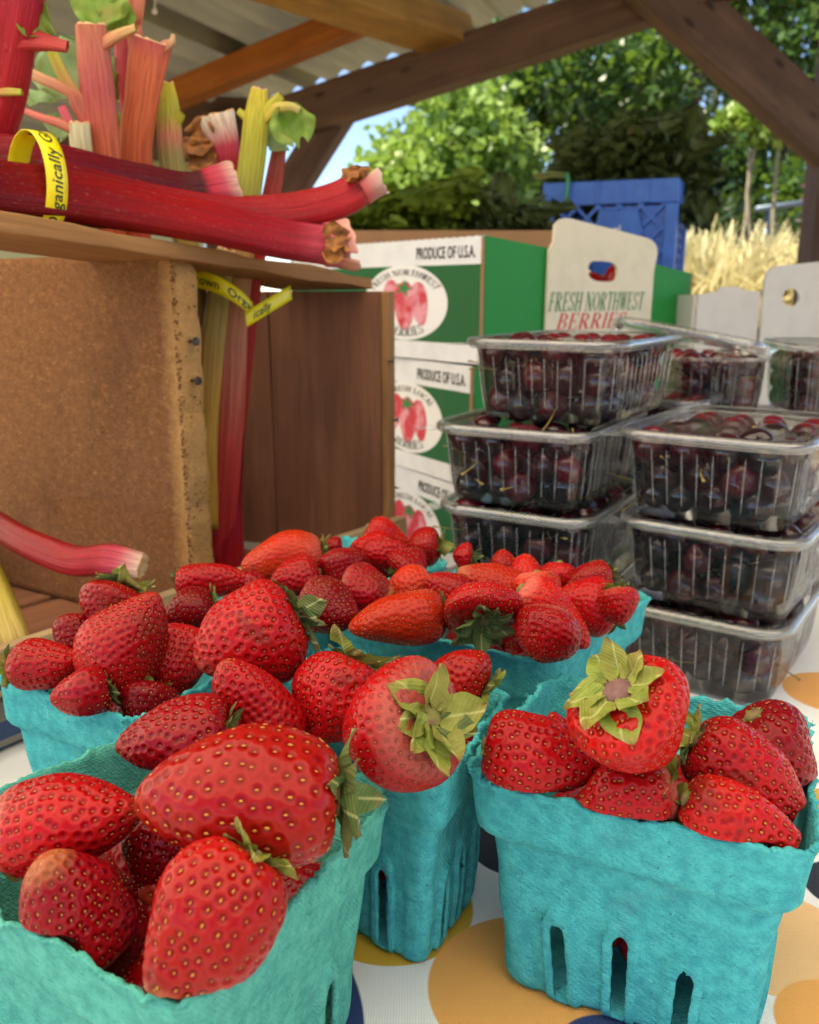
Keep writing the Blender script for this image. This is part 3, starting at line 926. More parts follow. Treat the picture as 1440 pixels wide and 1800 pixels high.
# calyx px, tip px, width px, height of centre above the table, tilt (deg, tip towards camera), quality, colour, calyx, basket, label, extras
BER = [
 ((-18, 1478), (247, 1414), 168, .098, 8, 3, 'red', 2, 'FL', 'strawberry with a pale pink shoulder at the left edge of the front left basket', dict(pale_top=.75)),
 ((155, 1700), (82, 1488), 186, .092, 18, 3, 'deep', 0, 'FL', 'dark blunt strawberry at the bottom left behind the rim of the front left basket', dict(pale_tip=.35)),
 ((448, 1508), (288, 1748), 208, .096, 20, 3, 'bright', 1, 'FL', 'strawberry with a pale yellowish tip pointing down at the front basket corner', dict(pale_tip=.95, d0=.0036)),
 ((600, 1408), (248, 1388), 232, .112, 4, 3, 'bright', 2, 'FL', 'largest strawberry of all, lying sideways across the front left basket', dict(d0=.0042, pit=.5, pa=.66, pb=.52, dark=1)),
 ((300, 1440), (262, 1560), 140, .080, 30, 3, 'deep', 0, 'FL', 'dark strawberry wedged in the middle gap of the front left basket', {}),
 ((405, 1285), (208, 1310), 138, .104, 5, 3, 'deep', 1, 'FL', 'dark strawberry behind the largest one, its few leaves standing up', dict(dark=1, pa=.56)),
 ((490, 1320), (392, 1156), 142, .106, 12, 3, 'red', 0, 'FL', 'cone-shaped strawberry pointing up between the front left and left baskets', {}),
 ((14, 1172), (142, 1166), 84, .096, 6, 2, 'red', 2, 'LB', 'small strawberry at the far left edge with its leaves at the left', {}),
 ((192, 1212), (92, 1226), 88, .090, 20, 2, 'deep', 1, 'LB', 'bruised strawberry against the front rim of the left basket', dict(dark=1, pit=.6)),
 ((262, 1208), (258, 1282), 108, .086, 35, 2, 'deep', 1, 'LB', 'strawberry showing only its top at the right corner of the left basket rim', {}),
 ((166, 1206), (284, 1048), 140, .108, 6, 3, 'red', 1, 'LB', 'long strawberry with its narrow end up at the middle of the left basket', dict(pb=.66, dark=1)),
 ((128, 1085), (145, 1165), 78, .094, 30, 2, 'deep', 0, 'LB', 'strawberry half hidden behind the long one in the left basket', {}),
 ((318, 1100), (304, 1232), 104, .098, 28, 3, 'red', 0, 'LB', 'upright oval strawberry between the long one and the big round one', {}),
 ((208, 1030), (186, 1108), 112, .108, 25, 2, 'red', 2, 'LB', 'strawberry wearing a wide dry leafy crown beneath the loose rhubarb end', dict(sl=1.1)),
 ((376, 1062), (288, 1086), 80, .100, 15, 2, 'deep', 1, 'LB', 'dull bruised strawberry with a withered brown calyx behind the oval one', dict(brown=1, dark=1, pit=.7)),
 ((524, 1078), (352, 1168), 172, .118, 10, 3, 'red', 2, 'LB', 'big round strawberry with deep pits and dark leaves at its right', dict(d0=.0034, pit=1.2, dark=1, pb=.54)),
 ((622, 1158), (560, 1300), 150, .104, 14, 3, 'red', 2, 'M', 'strawberry with leaves on top at the left of the narrow middle basket', {}),
 ((778, 1240), (600, 1322), 216, .108, -38, 3, 'red', 2, 'M', 'large strawberry with a wide green calyx facing right on the middle basket', dict(sl=1.0, pa=.54, pb=.56)),
 ((852, 1214), (764, 1166), 108, .098, -10, 2, 'bright', 2, 'M', 'strawberry peeping out behind the wide green calyx of the middle basket', dict(brown=1)),
 ((850, 1312), (1060, 1352), 134, .096, 10, 3, 'red', 0, 'FR', 'oval strawberry resting on the left corner of the right front basket', dict(pb=.54)),
 ((1068, 1196), (1170, 1350), 204, .112, -28, 3, 'bright', 2, 'FR', 'plump strawberry on top of the right basket, its brown calyx towards the camera', dict(brown=1, pa=.52, pb=.52, sl=.95, pit=1.1)),
 ((1184, 1390), (1016, 1404), 134, .089, 8, 3, 'red', 2, 'FR', 'low strawberry with tall twisted leaves in the middle of the right basket', dict(brown=1, sl=1.35, fix=1)),
 ((1222, 1300), (1410, 1425), 146, .096, 8, 3, 'red', 1, 'FR', 'cone-shaped strawberry pointing right in the right front basket', {}),
 ((1318, 1252), (1424, 1398), 132, .098, -5, 3, 'deep', 0, 'FR', 'strawberry furthest right and rearmost in the right front basket', {}),
 ((1206, 1406), (1406, 1492), 124, .088, 10, 3, 'bright', 0, 'FR', 'strawberry lying along the front rim at the right of the right basket', dict(pb=.54)),
 ((968, 1290), (1004, 1278), 60, .086, 0, 1, 'bright', 0, 'FR', 'small bit of strawberry behind the oval one in the right basket', {}),
 ((778, 1078), (618, 1098), 86, .096, 5, 2, 'orange', 1, 'BC', 'orange pointed strawberry along the left rim of the back basket', dict(dark=1)),
 ((848, 1096), (842, 1034), 118, .112, -40, 2, 'red', 2, 'BC', 'strawberry with a dark leafy calyx hanging over the back basket front rim', dict(dark=1, fix=1)),
 ((982, 1078), (938, 1158), 104, .092, 22, 2, 'red', 0, 'BC', 'strawberry pointing down at the front corner of the back basket', {}),
 ((918, 1036), (1028, 1130), 84, .098, 6, 2, 'bright', 0, 'BC', 'long bright strawberry sloping down behind the front corner of the back basket', {}),
 ((1078, 1078), (980, 1050), 92, .096, 8, 2, 'red', 1, 'BC', 'wide strawberry next to the right rim of the back basket', dict(dark=1)),
 ((1084, 1034), (1092, 1096), 62, .092, 10, 2, 'red', 1, 'BC', 'narrow strawberry in the right corner of the back basket', {}),
 ((1072, 1008), (1000, 1030), 58, .104, 0, 1, 'red', 1, 'BC', 'strawberry with green leaves at the right rear of the back basket', dict(dark=1)),
 ((985, 990), (978, 1045), 56, .104, 10, 1, 'red', 0, 'BC', 'dull red strawberry at the rear of the back basket before the cherries', {}),
 ((925, 1040), (925, 976), 64, .110, 5, 1, 'bright', 0, 'BC', 'rounded strawberry sticking up highest at the rear of the back basket', {}),
 ((886, 1005), (884, 968), 42, .104, 0, 1, 'bright', 0, 'BC', 'small orange strawberry tip sticking up before the cherries', {}),
 ((926, 1056), (804, 1014), 76, .110, 8, 2, 'orange', 0, 'BC', 'orange strawberry with a bruised brown tip in the middle of the back basket', dict(pale_tip=.5)),
 ((945, 1008), (952, 1076), 68, .106, 12, 2, 'orange', 0, 'BC', 'orange strawberry between the bruised one and the wide one', {}),
 ((822, 1060), (752, 1016), 66, .100, 10, 2, 'red', 0, 'BC', 'red strawberry leaning left behind the leafy one of the back basket', {}),
 ((756, 1020), (670, 1056), 62, .098, 6, 2, 'orange', 0, 'BC', 'orange strawberry with its pale tip pointing left at the back basket corner', dict(pale_tip=.5)),
 ((566, 972), (430, 996), 84, .108, 4, 2, 'orange', 1, 'BL', 'long orange strawberry against the brown planks', dict(pale_top=.25)),
 ((560, 1006), (478, 1022), 66, .098, 12, 2, 'red', 0, 'BL', 'red strawberry right beneath the long orange one', {}),
 ((600, 966), (566, 966), 42, .104, 10, 1, 'deep', 0, 'BL', 'small dark strawberry right of the long orange one', {}),
 ((590, 972), (612, 1036), 76, .102, 18, 2, 'deep', 0, 'BL', 'dark strawberry in the middle of the rear basket', {}),
 ((604, 1032), (690, 1046), 76, .098, 12, 2, 'deep', 0, 'BL', 'dark strawberry with a greenish yellow tip in the rear basket', dict(pale_tip=.5)),
 ((532, 1052), (626, 1090), 88, .092, 16, 2, 'deep', 0, 'BL', 'dark strawberry right of the big round one above the blue rim', {}),
 ((690, 966), (620, 960), 58, .108, 6, 1, 'red', 0, 'BL', 'rounded strawberry in the rear row beneath the highest one', {}),
 ((648, 926), (716, 962), 52, .112, 0, 1, 'bright', 0, 'BL', 'highest and furthest strawberry beside the green boxes', {}),
 ((680, 952), (672, 1014), 74, .104, 14, 2, 'red', 0, 'BL', 'pinkish red strawberry between the dark ones and the leafy rear ones', {}),
 ((698, 1012), (744, 974), 64, .104, -10, 2, 'red', 1, 'BL', 'strawberry with dark leaves under it behind the orange tip', dict(dark=1)),
 ((772, 958), (716, 962), 60, .108, -8, 1, 'red', 2, 'BL', 'rear strawberry with pale green leaves spread at its right', {}),
 ((830, 978), (798, 976), 44, .102, -5, 1, 'red', 2, 'BC', 'small rear strawberry with dark leaves next to the cherries', dict(dark=1)),
 ((312, 1022), (446, 1020), 58, .100, 4, 2, 'red', 1, 'BL', 'flat-lying strawberry below the end of the particle board', dict(dark=1)),
 ((436, 1038), (470, 1030), 50, .092, 10, 1, 'deep', 0, 'BL', 'strawberry sliver between the flat-lying one and the one under the orange', {}),
]
specs, cen_t, dirs, ax_l, Ls, Ws = [], [], [], [], [], []
FIX = []
for (c, t, W, z, tilt, q, col, cal, bk, lab, ex) in BER:
    FIX.append(ex.get('fix', 0))
    mid = ((c[0] + t[0]) / 2, (c[1] + t[1]) / 2)
    if bk in ('BC', 'BL') and not ex.get('fix'): z = .104
    if bk in ('BC', 'BL'): W = W * 1.13
    C = onz(*mid, z)
    r = ray(*mid)
    cen_t.append((C - EYE)[1] / r[1]); dirs.append(r)
    d2 = np.array([t[0] - c[0], -(t[1] - c[1])], float)
    l2 = np.linalg.norm(d2)
    a = R(tilt)
    ax_l.append((CR * d2[0] / l2 + CU * d2[1] / l2) * math.cos(a) - CF * math.sin(a))
    # a tilted body still shows its width at the ends
    Ls.append(max(l2, (l2 - 0.35 * W * abs(math.sin(a))) / max(0.55, math.cos(a)))); Ws.append(W)
    specs.append(dict(label=lab, q=q, col=col, cal=cal, basket=bk, group='strawberries in the pulp baskets', **ex))
cen_t = np.array(cen_t); t0 = cen_t.copy(); dirs = np.array(dirs); ax_l = np.array(ax_l); Ls = np.array(Ls); Ws = np.array(Ws)
# settle the heap: push overlapping berries apart along their lines of sight (nearer one up, farther one down)
KS = np.array([-0.34, -0.17, 0.0, 0.17, 0.34]); KR = np.array([0.37, 0.45, 0.46, 0.39, 0.27])
nb = len(specs)
for it in range(160):
    C = EYE + dirs * cen_t[:, None]
    mpp = cen_t / F_PX * 1.0
    S5 = C[:, None, :] + ax_l[:, None, :] * (Ls * mpp)[:, None, None] * KS[None, :, None]
    R5 = (Ws * mpp)[:, None] * KR[None] * 0.94
    f = S5.reshape(-1, 3); rr = R5.ravel()
    D = np.linalg.norm(f[:, None] - f[None], axis=-1)
    pen = (rr[:, None] + rr[None] - D).reshape(nb, 5, nb, 5).max(axis=(1, 3))
    np.fill_diagonal(pen, 0)
    pen = np.maximum(pen - 0.0015, 0)
    sgn = np.sign(cen_t[:, None] - cen_t[None])
    mv = (pen * sgn).sum(1) * 0.12
    # stay inside the own basket: below the rim no body may pass through the wall
    for i in range(nb):
        q = np.array(QUADS[specs[i]['basket']]); qc = q.mean(0)
        for e in range(4):
            a, b_ = q[e], q[(e + 1) % 4]
            nrm = np.array([b_[1] - a[1], a[0] - b_[0]]); nrm /= np.linalg.norm(nrm)
            if nrm @ (qc - a) > 0: nrm = -nrm
            dn = nrm @ dirs[i][:2]
            if dn > -0.15: continue
            low = S5[i, :, 2] - 0.35 * R5[i] < ZR
            pw = np.where(low, (S5[i, :, :2] - a) @ nrm + 0.80 * R5[i] + 0.002, 0).max()
            if pw > 0: mv[i] += 0.5 * pw / -dn
    mv = mv * (1 - np.array(FIX))
    cen_t = np.clip(cen_t + mv, t0 * 0.94, t0 * 1.3)
for i in range(nb):
    C = EYE + dirs[i] * cen_t[i]
    mpp = cen_t[i] / F_PX
    make_berry(specs[i], C, ax_l[i], Ls[i] * mpp * (1.10 if specs[i]['basket'] in ('BC', 'BL') else 1.03), Ws[i] * mpp * 1.07, 300 + i)
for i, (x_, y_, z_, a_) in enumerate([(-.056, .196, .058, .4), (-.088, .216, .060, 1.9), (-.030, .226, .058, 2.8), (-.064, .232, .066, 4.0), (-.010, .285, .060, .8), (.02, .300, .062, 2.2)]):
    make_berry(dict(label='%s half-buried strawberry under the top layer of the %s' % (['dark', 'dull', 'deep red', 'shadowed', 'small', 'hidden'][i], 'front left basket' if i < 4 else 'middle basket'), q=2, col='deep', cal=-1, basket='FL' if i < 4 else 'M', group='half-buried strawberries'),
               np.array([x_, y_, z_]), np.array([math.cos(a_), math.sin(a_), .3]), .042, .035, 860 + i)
# berries of the lower layers, seen through the slots and gaps
LOWN = {'FR': 7, 'FL': 5, 'M': 4, 'LB': 4, 'BC': 5, 'BL': 4}
ZLOW = {'FR': .026, 'FL': .026, 'M': .026, 'LB': .026, 'BC': .030, 'BL': .030}
NAMES = {'FR': 'right front basket', 'FL': 'front left basket', 'M': 'narrow middle basket', 'LB': 'left basket', 'BC': 'back basket', 'BL': 'rear basket'}
rs = np.random.default_rng(77)
for k, n in [(k, n) for k, n in LOWN.items()] * 2:
    q = np.array(QUADS[k]); c0 = q.mean(0)
    ZLOW[k] += 0.0 if ZLOW[k] < .05 and not ZLOW.get(k + '2') else .033
    ZLOW[k + '2'] = 1
    for i in range(n):
        a = 2 * math.pi * i / n + rs.uniform(-.2, .2)
        rad = 0.018 if n > 4 else 0.013
        p = c0 + rad * np.array([math.cos(a), math.sin(a)]) * rs.uniform(.9, 1.15)
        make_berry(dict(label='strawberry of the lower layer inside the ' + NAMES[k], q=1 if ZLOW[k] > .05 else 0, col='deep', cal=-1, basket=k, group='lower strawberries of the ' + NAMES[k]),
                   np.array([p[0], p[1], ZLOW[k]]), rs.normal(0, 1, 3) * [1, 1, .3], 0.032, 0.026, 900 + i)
# ------------------------------------------------------------------ shallow wooden crate behind the baskets
def line_pt(x): return 0.426 + (x + 0.212) * (0.693 - 0.426) / (0.203)
cu = np.array([0.203, 0.267, 0]); cu /= np.linalg.norm(cu)
cw = np.array([-cu[1], cu[0], 0])
NAVY = simple('navy_print', lin(34, 58, 104), 0.7, 0.4, 200, lin(52, 66, 92))
SL0 = np.array([-0.30, line_pt(-0.30), 0.0]); SLEN = 0.487; SDEP = 0.26
sc_root = empty('shallow_crate', (SL0 + cu * SLEN / 2), 'shallow pale wooden crate with navy print behind the strawberry baskets', 'crate')
mid = SL0 + cu * SLEN / 2
board('side_board', frame(mid + [0, 0, 0.0485], cu), (SLEN, 0.009, 0.026), W_PALE, sc_root, rough=0.0006, seed=2)
board('side_board', frame(mid + [0, 0, 0.0200], cu), (SLEN, 0.008, 0.024), W_TABLE, sc_root, rough=0.0006, seed=3)
board('side_board', frame(mid + cw * SDEP + [0, 0, 0.0315], cu), (SLEN, 0.009, 0.060), W_PALE, sc_root, seed=4)
for s in (0.006,):
    board('end_board', frame(SL0 + cu * s + cw * SDEP / 2 + [0, 0, 0.030], cw), (SDEP - 0.012, 0.011, 0.058), W_PALE if s < .1 else W_DARKBOARD, sc_root, seed=5)
for k in range(4):
    board('bottom_slat', frame(mid + cw * (0.035 + k * 0.063) + [0, 0, 0.0035], cu), (SLEN - 0.03, 0.055, 0.005), W_DARKBOARD, sc_root, seed=6 + k)
# printed navy blocks (worn lettering) on the side facing the camera
pf = frame(SL0 - cw * 0.0048, cu)
for k, (a, b_) in enumerate([(0.045, 0.082), (0.088, 0.120), (0.135, 0.165), (0.18, 0.23), (0.25, 0.29), (0.40, 0.45)]):
    pts = [(a, 0.0395), (b_, 0.0395), (b_, 0.054), (a + 0.004, 0.054)]
    extrude('printed_block', (pf[0], pf[1]), pts, 0.0004, NAVY, sc_root)
for a, b_ in [(0.03, 0.11), (0.13, 0.19)]:
    extrude('printed_block', (pf[0] + cw * 0.0004, pf[1]), [(a, 0.012), (b_, 0.012), (b_, 0.022), (a, 0.022)], 0.0004, NAVY, sc_root)

# ------------------------------------------------------------------ rhubarb crate: particle board end, plank end, top plank
pr = ony(306, 445, 0.575)                       # front right top corner of the particle board
pu = np.array([-0.86, 0.51, 0]); pu /= np.linalg.norm(pu)      # along the board, to the left
pn = np.array([pu[1], -pu[0], 0])              # thickness direction, away from the camera
if pn[1] < 0: pn = -pn
ptop = pr[2]
rc_root = empty('rhubarb_crate', (pr[0] - 0.05, pr[1] + 0.08, 0.008), 'tall crate of brown particle board and dark planks holding rhubarb', 'crate')
ex = -pu
n_arc = 7
L_b = 0.30
pts = [(-L_b, 0.007), (-0.003, 0.007)]
pts += [(0.0, 0.012)]
rad = 0.016
for k in range(n_arc):
    a = k / (n_arc - 1) * math.pi / 2
    pts.append((-rad + rad * math.cos(a), ptop - rad + rad * math.sin(a)))
pts += [(-L_b, ptop)]
# worn right edge
pw = []
for i in range(len(pts)):
    pw.append(pts[i])
    if i == 2:
        for k in range(1, 22):
            z = 0.012 + (ptop - rad - 0.012) * k / 22
            pw.append((0.0009 * math.sin(k * 2.1) + 0.0006 * math.sin(k * 5.3), z))
fr_p = (np.array([pr[0], pr[1], 0.0]), np.stack([ex, pn, np.array([0, 0, 1.0])], 0))
pan = extrude('end_panel', fr_p, pw, 0.021, HARDB, rc_root, bevel=0.0045)
pan['label'] = 'brown particle board end of the crate'
# crumbly chips along the worn edge
chips = []
rs = np.random.default_rng(3)
for k in range(420):
    z = rs.uniform(0.03, ptop - 0.004)
    lx = rs.uniform(-0.004, 0.0006); ly = rs.uniform(-0.0004, 0.019) if rs.random() < 0.7 else 0.0
    if lx < -0.001: ly = -0.0002
    p = xf(fr_p, [[lx, ly, z]])[0]
    s_ = rs.uniform(0.0004, 0.0013)
    Vc = SEEDV * rs.uniform(0.4, 1, 3) * s_
    chips.append((Vc + p, SEEDF.tolist()))
Vc, Fc = join(chips)
tag(mk('board_fibres', Vc, Fc, HARDB, rc_root, attrs={'gc': Vc}), kind='stuff')
# two nails in the worn edge
for (px, py) in ((331, 600), (336, 669)):
    hp = ony(px, py, pr[1] + 0.006)
    p = xf(fr_p, [[0.0005, 0.008, hp[2]]])[0]
    v1 = tube_arrays([p - ex * 0.004, p + ex * 0.0055], 0.0011, 8)[:2]
    v2 = tube_arrays([p + ex * 0.0055, p + ex * 0.0070], [0.0029, 0.0026], 12)[:2]
    V_, F_ = join([v1, v2])
    mk('nail', V_, F_, METAL, rc_root, smooth=False)
# far end of two planks
fb = ony(668, 512, 0.765)                        # front right top corner
fu = np.array([-0.955, 0.30, 0]); fu /= np.linalg.norm(fu)
fn = np.array([-fu[1], fu[0], 0])
if fn[1] < 0: fn = -fn
fh = fb[2] - 0.008
for k, (a, b_) in enumerate([(0.0, 0.1035), (0.1045, 0.20), (0.201, 0.29)]):
    c = np.array([fb[0], fb[1], 0]) + fu * (a + b_) / 2 + fn * 0.006 + [0, 0, 0.008 + fh / 2]
    board('end_plank', frame(c, (0, 0, 1), fn), (fh, b_ - a, 0.012), W_DARKBOARD, rc_root, bevel=0.0012, seed=20 + k)
c = np.array([fb[0], fb[1], 0]) - fu * 0.0035 + fn * 0.010 + [0, 0, 0.0075 + fh / 2]
board('edge_batten', frame(c, (0, 0, 1), fn), (fh + 0.001, 0.007, 0.018), W_PLANK, rc_root, bevel=0.0015, seed=31)
for (px, py) in ((683, 634), (690, 738)):
    p = ony(px, py, fb[1] - 0.002)
    V_, F_ = join([tube_arrays([p, p + [0.004, 0.0, 0]], 0.0015, 6)[:2], tube_arrays([p + [0.004, 0, 0], p + [0.0052, 0, 0]], 0.0028, 8)[:2]])
    mk('nail', V_, F_, METAL, rc_root)
# rear side board closing the crate on the left
c1 = np.array([pr[0], pr[1], 0]) + pu * 0.29 + pn * 0.012; c2 = np.array([fb[0], fb[1], 0]) + fu * 0.285
dd = c2 - c1; ln = np.linalg.norm(dd[:2])
board('side_plank', frame((c1 + c2) / 2 + [0, 0, 0.12], dd), (ln, 0.01, 0.2), W_DARKBOARD, rc_root, seed=40)
# plank lying across the top, sloping down to the back
pa = ony(0, 392, 0.454); pb_ = ony(655, 500, 0.775)
pd = pb_ - pa; pd /= np.linalg.norm(pd)
pa2 = pa - pd * 0.05
pl = np.linalg.norm(pb_ - pa2)
pwid = np.array([-pd[1], pd[0], 0]); pwid /= np.linalg.norm(pwid)
pw_w = 0.088
fr_k = frame((pa2 + pb_) / 2 + pwid * pw_w / 2 + [0, 0, 0.001], pd)
board('top_plank', fr_k, (pl, pw_w, 0.0095), W_PLANK, rc_root, bevel=0.0013, cuts=12, rough=0.0012, seed=51)
def plank_z(p):     # top surface of the plank at plan position
    t = (np.asarray(p[:2]) - pa2[:2]) @ pd[:2] / (pd[:2] @ pd[:2])
    return pa2[2] + pd[2] * t + 0.0058

# ------------------------------------------------------------------ rhubarb
def rhub_mat():
    b = NB('rhubarb_skin')
    c = b.attr('bc', 'Color')
    g = b.attr('gc')
    st = b.noise(b.mapping(g, (18, 620, 1)), 1.0, 3, 0.6)
    st2 = b.noise(b.mapping(g, (300, 600, 1)), 1.0, 3, 0.6)
    c2 = b.mix(b.ramp(st, [(0.38, 0.65), (0.56, 0.0)]), c, b.mix(0.6, c, (0.12, 0.008, 0.012)))
    c2 = b.mix(b.ramp(st2, [(0.60, 0.0), (0.78, 0.30)]), c2, (0.6, 0.30, 0.2))
    return b.done(b.bsdf(Base_Color=c2, Roughness=0.34, Normal=b.bump(st, 0.7, 0.0011), Specular_IOR_Level=0.16, Subsurface_Weight=0.06, Subsurface_Scale=0.003))
RHUB = rhub_mat()
CUT = simple('rhubarb_cut_face', lin(228, 190, 150), 0.6, 0.5, 260, lin(196, 128, 70), bump=0.4)
HUSK = simple('dry_brown_husk', lin(176, 110, 44), 0.7, 0.6, 180, lin(104, 58, 28), bump=0.6, bdist=0.001)
RLEAF = leafmat('rhubarb_leaf', lin(110, 148, 48), lin(148, 176, 84), lin(170, 150, 80), 60, 0.35)
RLEAF_P = leafmat('rhubarb_leaf_pale', lin(140, 172, 116), lin(166, 190, 136), lin(150, 160, 100), 60, 0.35)
def rsec(th):
    k = 1 + 0.045 * np.cos(9 * th) + 0.03 * np.cos(14 * th + 1)
    x = np.cos(th) * k
    y = np.sin(th) * k * 0.82
    y = np.where(np.sin(th) > 0.5, y - 0.22 * (np.sin(th) - 0.5) * 2, y)
    return x, y
def grad(stops, t):
    ps = [s[0] for s in stops]
    return np.stack([np.interp(t, ps, [s[1][k] for s in stops]) for k in range(3)], 1)
RC_ = dict(red=lin(190, 44, 48), dred=lin(122, 22, 34), mar=lin(98, 24, 36), pink=lin(226, 106, 124), pale=lin(240, 206, 190), org=lin(214, 116, 76), salmon=lin(216, 138, 112),
          yel=lin(222, 204, 78), ygr=lin(196, 196, 84), grn=lin(150, 168, 82), cream=lin(228, 210, 166), rose=lin(206, 108, 106), hot=lin(222, 62, 92), olive=lin(160, 150, 92), gold=lin(206, 160, 74))
RC = {k: tuple(c ** 1.12 * 0.86 for c in v) for k, v in RC_.items()}
GH = 'rhubarb stalks lying on the crate plank'
GV = 'rhubarb stalks standing in the crate'
def stalk(px_pts, rad, stops, label, group, up=(0.2, -1, 0.3), name='rhubarb_stalk', cut_end=True, seg=28, n=44, flare=None, world=None, root=None, part='stalk'):
    """px_pts: (px, py, y-distance); rad in metres (scalar or list)"""
    P = np.array([ony(*p) for p in px_pts]) if world is None else np.array(world)
    P = catmull(P, n)
    rad = np.interp(np.linspace(0, 1, n), np.linspace(0, 1, len(rad)), rad) if hasattr(rad, '__len__') else np.full(n, rad)
    V, Fq, t, th = tube_arrays(P, rad, seg, rsec, up, cap=True)
    V = V + (hash_noise(V, len(label) if label else 3, 60, 2) * 0.0007)[:, None] * 0.5
    Fs = Fq[:-2]
    lenm = np.linalg.norm(np.diff(P, axis=0), axis=1).sum()
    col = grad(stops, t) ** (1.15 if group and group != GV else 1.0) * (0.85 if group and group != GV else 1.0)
    top = root is None
    if top:
        low = V[V[:, 2].argmin()]
        root = empty(name, low, label, 'rhubarb', group)
    # closed ends belong to the skin mesh; the cut face is its own part
    cap_a = len(V); V2 = np.vstack([V, P[:1]]); col = np.vstack([col, col[:1]])
    Fs = Fs + [[int((k + 1) % seg), int(k), cap_a] for k in range(seg)]
    gcv = np.stack([np.append(t, 0) * lenm, np.append(th, 0) * rad.mean(), np.zeros(len(V2))], 1)
    o = mk(part, V2, Fs, RHUB, root, smooth=True, attrs={'bc': np.c_[col, np.ones(len(col))], 'gc': gcv})
    if cut_end:
        T = P[-1] - P[-2]; T /= np.linalg.norm(T)
        ring = V[-seg:]
        c = ring.mean(0)
        rs = np.random.default_rng(len(V))
        jag = T * (rs.normal(0, 1, seg) * 0.0009)[:, None]
        r0 = ring; r1 = c + (ring - c) * 0.97 + T * 0.0006 + jag; r2 = c + (ring - c) * 0.8 + jag * 0.5; r3 = c + (ring - c) * 0.35 + T * 0.0005
        Vc = np.vstack([r0, r1, r2, r3, c[None] + T * 0.0002])
        Fc = grid_faces(seg, 4, True).tolist() + [[3 * seg + k, 3 * seg + (k + 1) % seg, 4 * seg] for k in range(seg)]
        mk('cut_face', Vc, Fc, CUT, root, smooth=True)
    return root, P, rad
def torn_leaf(root, p, d, up, size, seed, mat=None, name='leaf'):
    rs = np.random.default_rng(seed)
    nu, nv = 15, 13
    u = np.linspace(-1, 1, nu); v = np.linspace(0, 1, nv)
    U, Vv = np.meshgrid(u, v)
    wd = 0.75 * np.sin(math.pi * (0.12 + 0.8 * Vv)) + 0.1
    ru = 0.10 * np.sin(U * 9 + seed) * np.abs(U) + 0.09 * np.sin(Vv * 13 + seed) * np.abs(U)
    x = U * wd * 0.8; y = Vv * (1 + 0.12 * np.sin(U * 6 + seed)); z = ru + 0.3 * np.abs(U) ** 1.3 - 0.4 * Vv ** 2 * rs.uniform(-0.3, 1.2)
    d = np.asarray(d, float); d /= np.linalg.norm(d)
    up = np.asarray(up, float); up = up - d * (up @ d); up /= np.linalg.norm(up)
    s = np.cross(d, up)
    V = p + size * (x.reshape(-1, 1) * s + y.reshape(-1, 1) * d + z.reshape(-1, 1) * up)
    return mk(name, V, grid_faces(nu, nv), mat or RLEAF, root, smooth=True)
def branch(root, pts, rad, stops, n=16):
    return stalk(pts, rad, stops, None, None, root=root, part='branch', cut_end=False, seg=14, n=n)
GH = 'rhubarb stalks lying on the crate plank'
GV = 'rhubarb stalks standing in the crate'
# lying bunch: thick ends towards the right
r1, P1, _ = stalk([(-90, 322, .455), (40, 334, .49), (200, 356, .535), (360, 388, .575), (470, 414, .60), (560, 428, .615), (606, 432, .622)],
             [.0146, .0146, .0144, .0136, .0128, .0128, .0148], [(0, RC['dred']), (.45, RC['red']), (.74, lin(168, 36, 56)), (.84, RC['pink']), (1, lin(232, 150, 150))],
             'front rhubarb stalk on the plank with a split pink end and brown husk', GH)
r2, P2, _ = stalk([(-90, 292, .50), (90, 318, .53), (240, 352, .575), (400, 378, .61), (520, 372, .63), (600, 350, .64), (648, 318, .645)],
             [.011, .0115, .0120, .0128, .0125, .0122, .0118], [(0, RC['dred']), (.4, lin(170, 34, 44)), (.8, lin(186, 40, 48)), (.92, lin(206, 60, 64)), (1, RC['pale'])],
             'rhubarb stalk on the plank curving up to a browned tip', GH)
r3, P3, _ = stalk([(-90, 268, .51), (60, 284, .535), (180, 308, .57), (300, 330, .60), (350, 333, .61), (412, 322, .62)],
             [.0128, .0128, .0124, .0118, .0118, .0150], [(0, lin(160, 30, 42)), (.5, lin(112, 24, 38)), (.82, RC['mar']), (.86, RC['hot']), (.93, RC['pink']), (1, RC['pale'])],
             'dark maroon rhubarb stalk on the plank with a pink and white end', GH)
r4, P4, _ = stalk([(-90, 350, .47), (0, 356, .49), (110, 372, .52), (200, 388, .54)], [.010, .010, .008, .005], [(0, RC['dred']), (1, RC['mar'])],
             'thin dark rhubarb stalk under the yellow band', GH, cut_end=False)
# split end of the front stalk: flared lips and a brown husk inside
def shell(root, c, d, up, rad, length, a0, a1, mat, name, open_=0.3, cols=None):
    nu, nv = 30, 14
    A = np.linspace(a0, a1, nu); Vv = np.linspace(0, 1, nv)
    d = np.asarray(d, float) / np.linalg.norm(d)
    up = np.asarray(up, float); up = up - d * (up @ d); up /= np.linalg.norm(up)
    s = np.cross(d, up)
    pts = []
    for v in Vv:
        for a in A:
            r = rad * (1 + open_ * v ** 2) * (1 + 0.04 * math.sin(3 * a + 3 * v))
            l = length * v * (1 + 0.12 * math.sin(2.3 * a + 1) + 0.05 * math.sin(9 * a))
            pts.append(c + d * l + (s * math.cos(a) + up * math.sin(a)) * r)
    at = {}
    if cols:
        cc = np.repeat(np.stack([np.linspace(cols[0][k], cols[1][k], nv) for k in range(3)], 1), nu, axis=0)
        at = {'bc': np.c_[cc, np.ones(len(cc))], 'gc': np.zeros((len(cc), 3))}
    o = mk(name, np.array(pts), grid_faces(nu, nv), mat, root, smooth=True, attrs=at)
    m = o.modifiers.new('t', 'SOLIDIFY'); m.thickness = 0.0014
    return o
e1 = P1[-1]; d1 = P1[-1] - P1[-4]
